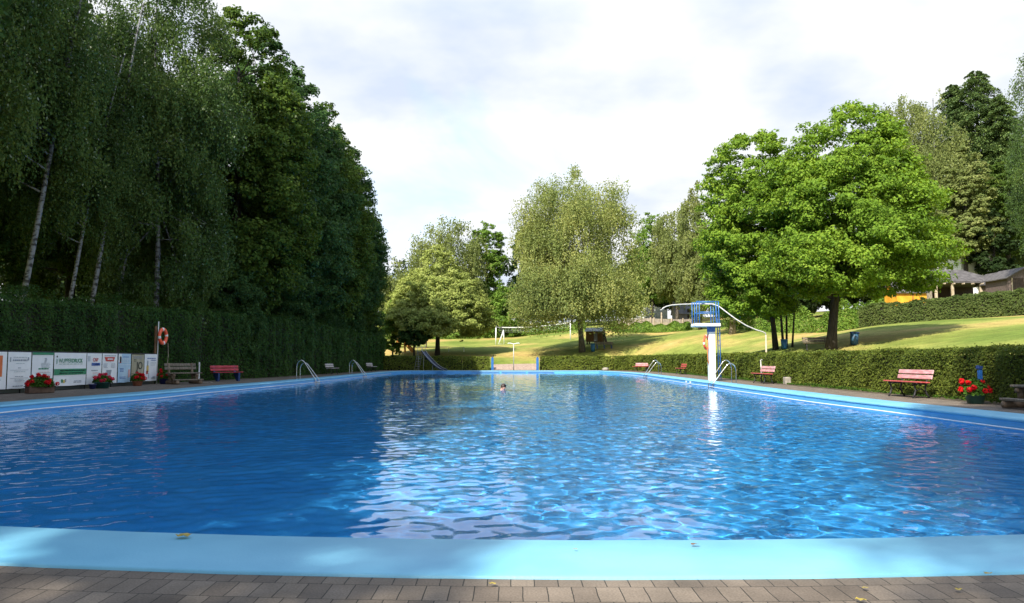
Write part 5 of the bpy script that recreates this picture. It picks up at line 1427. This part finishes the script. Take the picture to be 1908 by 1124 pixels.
for k in (0, 1):
    mb = MB(); v = d * k; mb.tube([(v.x, v.y, v.z - .05), (v.x, v.y, v.z + .62)], .05 if k else .03, 8); mb.build('post', M['white_paint'], t, smooth=True)
mb = MB(); mb.tube([(0, 0, .56), (d.x, d.y, d.z + .56)], .028, 6); mb.build('bar', M['white_paint'], t, smooth=True)

def bin_(label, p, h, r, mat, lean=0, cat='bin', group='blue litter bins'):
    t = thing('litter_bin', label, cat, p, 0, group); t.rotation_euler = (0, lean, 0)
    mb = MB(); mb.lathe([(0, 0), (r * .86, 0), (r, h * .92), (r * .95, h * .92), (r * .82, .05), (0, .05)], n=20); mb.build('body', M[mat], t, smooth=True)
    mb = MB(); mb.lathe([(r * .98, h * .90), (r * 1.10, h * .90), (r * 1.10, h), (r * .94, h), (r * .94, h * .93)], n=20); mb.build('rim', M['blue_dark' if mat != 'blue_bin' else mat], t, smooth=True)
    return t
bin_('dark blue litter bin on the lawn right of the big tree trunk', onlawn(1591, 45), .76, .24, 'bin_dark', radians(5))
bin_('light blue litter bin between the weeping birch trunk and the grey bench', onlawn(1104.5, 91.3), .95, .26, 'blue_bin')
bin_('blue litter bin among the thin leaning stems', onlawn(1461, 49.2), .62, .20, 'blue_bin')

# play hut
p = onlawn(1109, 100); t = thing('play_hut', 'small brown wooden play hut with pale metal roof beside the weeping birch', 'hut', p, radians(-20))
mb = MB(); hw_, hd = 1.05, .75
mb.add([(-hw_, -hd, .25), (hw_, -hd, .25), (hw_, hd, .25), (-hw_, hd, .25), (-hw_, -hd, 1.55), (hw_, -hd, 1.55), (hw_, hd, 1.55), (-hw_, hd, 1.55), (-hw_, 0, 1.95), (hw_, 0, 1.95)],
       [(0, 1, 5, 4), (1, 2, 6, 9, 5), (2, 3, 7, 6), (3, 0, 4, 8, 7), (0, 3, 2, 1), (4, 5, 9, 8), (6, 7, 8, 9)])
mb.build('wall', M['wood_brown'], t)
R1 = Matrix.Rotation(radians(28), 3, 'X'); R2 = Matrix.Rotation(radians(-28), 3, 'X')
mb = MB(); mb.box((0, -.44, 1.80), (2.35, 1.05, .05), R1); mb.box((0, .44, 1.80), (2.35, 1.05, .05), R2); mb.build('roof', M['roof_metal'], t)
mb = MB(); mb.box((.25, -hd - .02, .82), (.45, .04, 1.1)); mb.build('door', M['grey_wall'], t)
mb = MB()
for x in (-.9, .9):
    for y in (-.6, .6): mb.box((x, y, .1), (.14, .14, .4))
mb.build('stilts', M['wood_dark'], t)
mb = MB(); mb.bar((1.5, -.3, 0), (1.1, -.3, 1.75), .09, .09); mb.bar((1.5, .3, 0), (1.1, .3, 1.75), .09, .09); mb.box((1.25, 0, .9), (.06, .7, 1.5), Matrix.Rotation(radians(-12), 3, 'Y')); mb.build('ramp', M['wood_dark'], t)

# playground pieces behind the slide
p = onlawn(747, 98); t = thing('climbing_frame', 'orange wooden climbing tower with pointed top at the left end of the lawn', 'climbing frame', p)
mb = MB()
for x in (-.55, .55):
    for y in (-.4, .4): mb.bar((x, y, 0), (x * .8, y * .8, 1.6), .11, .11)
mb.bar((-.3, -.3, 1.5), (-.25, 0, 2.5), .16, .16); mb.bar((.1, -.3, 1.2), (-.2, 0, 2.3), .12, .12); mb.build('frame', M['orange_wood'], t)
mb = MB(); mb.box((0, 0, 1.3), (1.1, .8, .08)); mb.box((0, -.38, .7), (1.1, .05, .14)); mb.box((0, -.38, 1.0), (1.1, .05, .14)); mb.build('deck', M['orange_wood'], t)
mb = MB(); mb.bar((.5, 0, 1.3), (1.7, 0, 0), .06, .5); mb.bar((-.5, 0, 1.5), (-1.3, 0, 0), .06, .06); mb.build('ramp', M['orange_wood'], t)
a_, b2 = onlawn(753, 106), onlawn(820, 106); zr = a_.z
t = thing('open_shelter', 'low open shelter with a dark reddish roof behind the slide', 'shelter', a_)
wS = b2.x - a_.x
for k, u in enumerate((.18, .26, .62, .93)):
    mb = MB(); mb.box((wS * u, 0, .95), (.14, .14, 1.9)); mb.build('post', M['wood_brown' if k % 2 else 'wood_dark'], t)
mb = MB(); mb.add([(0, -1.2, 1.85), (wS, -1.2, 1.85), (wS, 1.2, 1.85), (0, 1.2, 1.85), (.3, 0, 2.35), (wS - .3, 0, 2.35)], [(0, 1, 5, 4), (1, 2, 5), (2, 3, 4, 5), (3, 0, 4), (3, 2, 1, 0)]); mb.build('roof', M['wood_dark'], t)

# wooden fence on the bank
t0 = onlawn(1150, 118)
t = thing('wooden_fence', 'weathered board fence with pale posts on the bank behind the green shrubs', 'fence', t0)
pxs = [1150, 1172, 1194.5, 1212.5, 1219, 1233, 1252, 1273, 1292]
pts = [onlawn(px, 118 - .05 * (px - 1150) * .35) - t0 for px in pxs]
for k, p in enumerate(pts):
    mb = MB(); mb.box((p.x, p.y - .06, p.z + .6 + (.35 if k == 5 else 0)), (.18, .14, 1.55 + (.9 if k == 5 else 0)), bev=.01); mb.build('post', M['wood_pale'], t)
mb = MB()
for a, b in zip(pts[:-1], pts[1:]):
    n_b = max(int((b - a).length / .17), 1)
    for i in range(n_b):
        u = (i + .5) / n_b; p = a.lerp(b, u); mb.box((p.x, p.y + .04, p.z + .62 + .06 * sin(i * 3.1)), (.15, .03, 1.2))
mb.build('boards', M['wood_fence'], t)

# houses and sheds
def gable(name, label, cat, p, w, d, hwall, hroof, wallm, roofm, rz=0, over=.3, parts=None, axis='x'):
    t = thing(name, label, cat, p, rz)
    mb = MB(); x, y = w / 2, d / 2
    if axis == 'y':   # gable faces the viewer
        mb.add([(-x, -y, 0), (x, -y, 0), (x, y, 0), (-x, y, 0), (-x, -y, hwall), (x, -y, hwall), (x, y, hwall), (-x, y, hwall), (0, -y, hroof - .06), (0, y, hroof - .06)],
               [(0, 1, 5, 8, 4), (1, 2, 6, 5), (2, 3, 7, 9, 6), (3, 0, 4, 7)])
    else:
        mb.add([(-x, -y, 0), (x, -y, 0), (x, y, 0), (-x, y, 0), (-x, -y, hwall), (x, -y, hwall), (x, y, hwall), (-x, y, hwall), (-x, 0, hroof - .06), (x, 0, hroof - .06)],
               [(0, 1, 5, 4), (1, 2, 6, 9, 5), (2, 3, 7, 6), (3, 0, 4, 8, 7)])
    mb.build('wall', M[wallm], t)
    mb = MB(); th = .08
    if axis == 'y':
        sl = (hroof - hwall) / x
        for s in (-1, 1):
            A_ = [(0, -y - over, hroof), (s * (x + over), -y - over, hwall - over * sl), (s * (x + over), y + over, hwall - over * sl), (0, y + over, hroof)]
            mb.add(A_ + [(a, b, c + th) for a, b, c in A_], [(0, 1, 2, 3), (4, 7, 6, 5), (0, 4, 5, 1), (1, 5, 6, 2), (2, 6, 7, 3)])
    else:
        sl = (hroof - hwall) / y
        for s in (-1, 1):
            A_ = [(-x - over, 0, hroof), (-x - over, s * (y + over), hwall - over * sl), (x + over, s * (y + over), hwall - over * sl), (x + over, 0, hroof)]
            mb.add(A_ + [(a, b, c + th) for a, b, c in A_], [(0, 1, 2, 3), (4, 7, 6, 5), (0, 4, 5, 1), (1, 5, 6, 2), (2, 6, 7, 3)])
    mb.build('roof', M[roofm], t)
    return t
def zpx(px, py, Y): return at(px, py, Y).z
# brown sheds
p = onlawn(1860, 72); hs = zpx(1860, 527, 72) - p.z; hr = zpx(1860, 510, 72) - p.z
t = gable('garden_shed', 'small brown wooden shed left of the larger shed on the upper lawn', 'shed', p, 1.7, 2.5, hs, hr, 'wood_shed', 'roof_felt', axis='y', over=.25)
mb = MB(); mb.box((.1, -1.27, hs * .5), (.8, .05, hs * .9)); mb.build('door', M['wood_dark'], t)
p = onlawn(1893, 69); hs = zpx(1893, 520, 69) - p.z; hr = zpx(1893, 503, 69) - p.z
t = gable('garden_shed', 'larger brown wooden shed with low gable at the right edge', 'shed', p, 3.0, 3.2, hs, hr, 'wood_shed', 'roof_felt', axis='y', over=.3)
mb = MB(); mb.box((-.6, -1.62, hs * .5), (.95, .05, hs * .92)); mb.build('door', M['wood_dark'], t)
mb = MB()
for x in (-1.15, -.05, 1.45): mb.box((x, -1.64, hs * .5), (.09, .05, hs * .95))
mb.build('batten', M['wood_pale'], t)
# pavilion
p = onlawn(1775, 75); zE = zpx(1840, 529, 75) - p.z; zR = zpx(1780, 503, 75) - p.z
xl, xr = at(1690, 540, 75).x - p.x, at(1842, 540, 75).x - p.x
t = thing('pavilion', 'open timber pavilion with grey roof and pale posts behind the upper hedge', 'pavilion', p)
mb = MB(); mb.add([(xl, -2.5, zE), (xr, -2.5, zE), (xr, 2.5, zE), (xl, 2.5, zE), (xl + 1.5, 0, zR), (xr - 2.6, 0, zR), (xl, -2.5, zE - .16), (xr, -2.5, zE - .16), (xr, 2.5, zE - .16), (xl, 2.5, zE - .16)],
                  [(0, 1, 5, 4), (1, 2, 5), (2, 3, 4, 5), (3, 0, 4), (0, 6, 7, 1), (1, 7, 8, 2), (2, 8, 9, 3), (3, 9, 6, 0), (6, 9, 8, 7)])
mb.build('roof', M['roof_felt'], t)
for px in (1732, 1745, 1776, 1829):
    x = at(px, 540, 72.6).x - p.x; mb = MB(); mb.box((x, -2.3, zE / 2 - .2), (.22 if px > 1740 else .5, .2, zE), bev=.02); mb.build('post', M['wood_pale'] if px > 1740 else M['bark_pale'], t)
mb = MB(); mb.box(((xl + xr) / 2, 2.3, zE / 2 - .1), (xr - xl - .3, .1, zE), bev=0); mb.build('back_wall', M['wood_dark'], t)
mb = MB()
for k in range(9): mb.box((xl + .4 + k * (xr - xl - .8) / 8, -2.62, zE - .24), (.10, .35, .12))
mb.build('rafters', M['wood_pale'], t)
# yellow hut
p = onlawn(1690, 68); zt_ = zpx(1690, 541, 68) - p.z
t = gable('yellow_hut', 'yellow orange hut half hidden by leaves behind the upper hedge', 'hut', p, (1718 - 1663) / F * 68, 2.2, zt_ * .92, zt_ * 1.25, 'yellow_wall', 'roof_felt', axis='x', over=.2)
mb = MB(); mb.box((.1, -1.12, zt_ * .45), (.07, .05, zt_ * .9)); mb.build('batten', M['wood_brown'], t)
# grey shed and white houses far behind
p = onlawn(1276, 126); t = gable('grey_shed', 'pale grey shed under the trees behind the wooden fence', 'shed', p, 3.4, 3, zpx(1276, 584, 126) - p.z, zpx(1276, 563, 126) - p.z, 'grey_wall', 'grey_wall', axis='x', over=.2)
mb = MB(); mb.box((.6, -1.52, 1.0), (.9, .05, 1.9)); mb.build('door', M['wood_dark'], t)
p = onlawn(1200, 172); t = gable('white_house', 'white house glimpsed between trunks behind the wooden fence', 'house', p, 9, 8, zpx(1200, 556, 172) - p.z, zpx(1200, 520, 172) - p.z, 'house_white', 'roof_felt', axis='x')
mb = MB()
for x in (-2.6, 0, 2.6): mb.box((x, -4.02, zpx(1200, 556, 172) - p.z - 1.6), (1.1, .06, 1.3))
mb.build('window', M['ink_black'], t)
p = onlawn(1800, 87); t = gable('white_house', 'bright white house wall seen in the gap left of the sheds', 'house', p, 3.2, 5, zpx(1800, 470, 87) - p.z, zpx(1800, 452, 87) - p.z, 'house_white', 'roof_metal', axis='x', over=.1)
mb = MB(); mb.box((-1.1, -2.52, 1.2), (.6, .06, 1.0)); mb.build('window', M['ink_black'], t)

# ------------------------------------------------------------------ swimmer
def swimmer():
    Ys = 34.9; X0 = at(938, 715, Ys).x
    t = thing('person', 'swimmer with dark hair, only the head above the water', 'person', (X0, Ys, ZW), 0)
    # joints: body lies in the water heading right / slightly towards the viewer
    J = {'pel': (-.85, .25, -.42), 'sp': (-.5, .15, -.28), 'ch': (-.22, .06, -.16), 'nk': (-.06, .0, -.04), 'hd0': (0.0, -.01, .045), 'hd1': (.005, -.012, .125),
         'sl': (-.20, .24, -.17), 'el': (.10, .36, -.20), 'wl': (.36, .22, -.16), 'hl': (.46, .17, -.15),
         'sr': (-.20, -.13, -.17), 'er': (.10, -.26, -.20), 'wr': (.36, -.16, -.16), 'hr': (.46, -.12, -.15),
         'kl': (-1.25, .42, -.50), 'al': (-1.62, .40, -.42), 'fl': (-1.76, .42, -.40), 'kr': (-1.25, .14, -.52), 'ar': (-1.62, .06, -.44), 'fr': (-1.76, .02, -.42)}
    Rr = {'pel': .15, 'sp': .125, 'ch': .15, 'nk': .06, 'hd0': .088, 'hd1': .086, 'sl': .065, 'el': .043, 'wl': .028, 'hl': .03, 'sr': .065, 'er': .043, 'wr': .028, 'hr': .03,
          'kl': .062, 'al': .036, 'fl': .03, 'kr': .062, 'ar': .036, 'fr': .03}
    E = [('pel', 'sp'), ('sp', 'ch'), ('ch', 'nk'), ('nk', 'hd0'), ('hd0', 'hd1'), ('ch', 'sl'), ('sl', 'el'), ('el', 'wl'), ('wl', 'hl'), ('ch', 'sr'), ('sr', 'er'), ('er', 'wr'), ('wr', 'hr'),
         ('pel', 'kl'), ('kl', 'al'), ('al', 'fl'), ('pel', 'kr'), ('kr', 'ar'), ('ar', 'fr')]
    # fingers
    for s, y in (('l', .17), ('r', -.12)):
        for k in range(5):
            nm = 'f%s%d' % (s, k); dy = (k - 2) * .017
            J[nm] = (.53 + (.025, .05, .055, .045, .01)[k], y + dy * 1.6, -.15); Rr[nm] = .009; E.append(('h' + s, nm))
    keys = list(J); me = bpy.data.meshes.new('body'); me.from_pydata([J[k] for k in keys], [(keys.index(a), keys.index(b)) for a, b in E], [])
    ob = bpy.data.objects.new('body', me); COL.objects.link(ob)
    sk = ob.modifiers.new('s', 'SKIN'); sv = me.skin_vertices[0].data if len(me.skin_vertices) else None
    if sv is None:
        return t
    for i, k in enumerate(keys): sv[i].radius = (Rr[k], Rr[k])
    sv[0].use_root = True
    sb = ob.modifiers.new('b', 'SUBSURF'); sb.levels = 2; sb.render_levels = 2
    dg = bpy.context.evaluated_depsgraph_get(); m2 = bpy.data.meshes.new_from_object(ob.evaluated_get(dg))
    bpy.data.objects.remove(ob)
    m2.materials.clear(); m2.materials.append(M['skin'])
    m2.polygons.foreach_set('use_smooth', [True] * len(m2.polygons))
    link(bpy.data.objects.new('body', m2), t)
    # face looks right and a little to the viewer
    t.scale = (1.2, 1.2, 1.2)
    f = Vector((.80, -.60, 0)).normalized(); s_ = Vector((-f.y, f.x, 0)); hc = Vector((.005, -.012, .105))
    mb = MB(); n = 18; vs = []; fs = []
    for i in range(10):
        th = pi * .60 * i / 9
        for k in range(n):
            a = 2 * pi * k / n; front = max(cos(a), 0)
            thk = th * (1 - .52 * front)
            d = f * (sin(thk) * cos(a)) + s_ * (sin(thk) * sin(a)) + Vector((0, 0, cos(thk)))
            vs.append(hc + Vector((d.x * .108, d.y * .108, d.z * .122)) * (1 + .03 * sin(k * 5 + i * 3)))
    for i in range(9):
        for k in range(n): fs.append((i * n + k, i * n + (k + 1) % n, (i + 1) * n + (k + 1) % n, (i + 1) * n + k))
    mb.add(vs, fs); mb.build('hair', M['hair'], t, smooth=True)
    for sg in (-1, 1):
        mb = MB(); mb.lathe([(0, -.012), (.012, 0), (0, .012)], hc + f * .088 + s_ * (.033 * sg) + Vector((0, 0, -.028)), 8); mb.build('eye', M['ink_black'], t, smooth=True)
        mb = MB(); mb.lathe([(0, -.03), (.014, -.01), (.014, .012), (0, .028)], hc + s_ * (.093 * sg) + Vector((0, 0, -.04)), 8); mb.build('ear', M['skin'], t, smooth=True)
    mb = MB(); mb.add([hc + f * .085 + Vector((0, 0, -.03)), hc + f * .112 + Vector((0, 0, -.062)), hc + f * .085 + s_ * .018 + Vector((0, 0, -.066)), hc + f * .085 - s_ * .018 + Vector((0, 0, -.066))], [(0, 1, 2), (0, 3, 1), (1, 3, 2), (0, 2, 3)]); mb.build('nose', M['skin'], t, smooth=True)
    return t
swimmer()

# fallen leaves on the coping and pavers
fl = [((342, 1002), 'yellow crumpled leaf lying on the near coping, left', .10), ((1295, 1018), 'small orange-brown leaf on the near coping, right of centre', .05), ((1072, 1027), 'tiny brown leaf on the near coping, centre', .03),
      ((918, 1086), 'small leaf in the joint between coping and pavers', .04), ((1611, 1094), 'green leaf on the pavers near the right', .04), ((1786, 1097), 'yellow leaf scrap on the pavers at the right', .04), ((1840, 1073), 'tuft of yellow leaves at the coping edge near the right', .05), ((1604, 1116), 'lowest yellow-green leaf on the pavers at the right', .05)]
for (px, py), lab, s in fl:
    p = G(px, py, .02); zz_ = .027 if py < 1080 else .012
    mb = MB(); rr = random.Random(int(px)); a0 = rr.uniform(0, 6); s *= .5
    vs = [(0, 0, .006)] + [(s * (.6 + .5 * rr.random()) * cos(a0 + k * 2 * pi / 9), s * (.5 + .4 * rr.random()) * sin(a0 + k * 2 * pi / 9), .004 + .35 * s * rr.random()) for k in range(9)]
    mb.add(vs, [(0, 1 + k, 1 + (k + 1) % 9) for k in range(9)])
    o = mb.build('fallen_leaf', M['leaf_fallen'] if px != 1295 else M['wood_brown']); o.location = (p.x, p.y, zz_); tag(o, lab, 'leaf', 'fallen leaves')
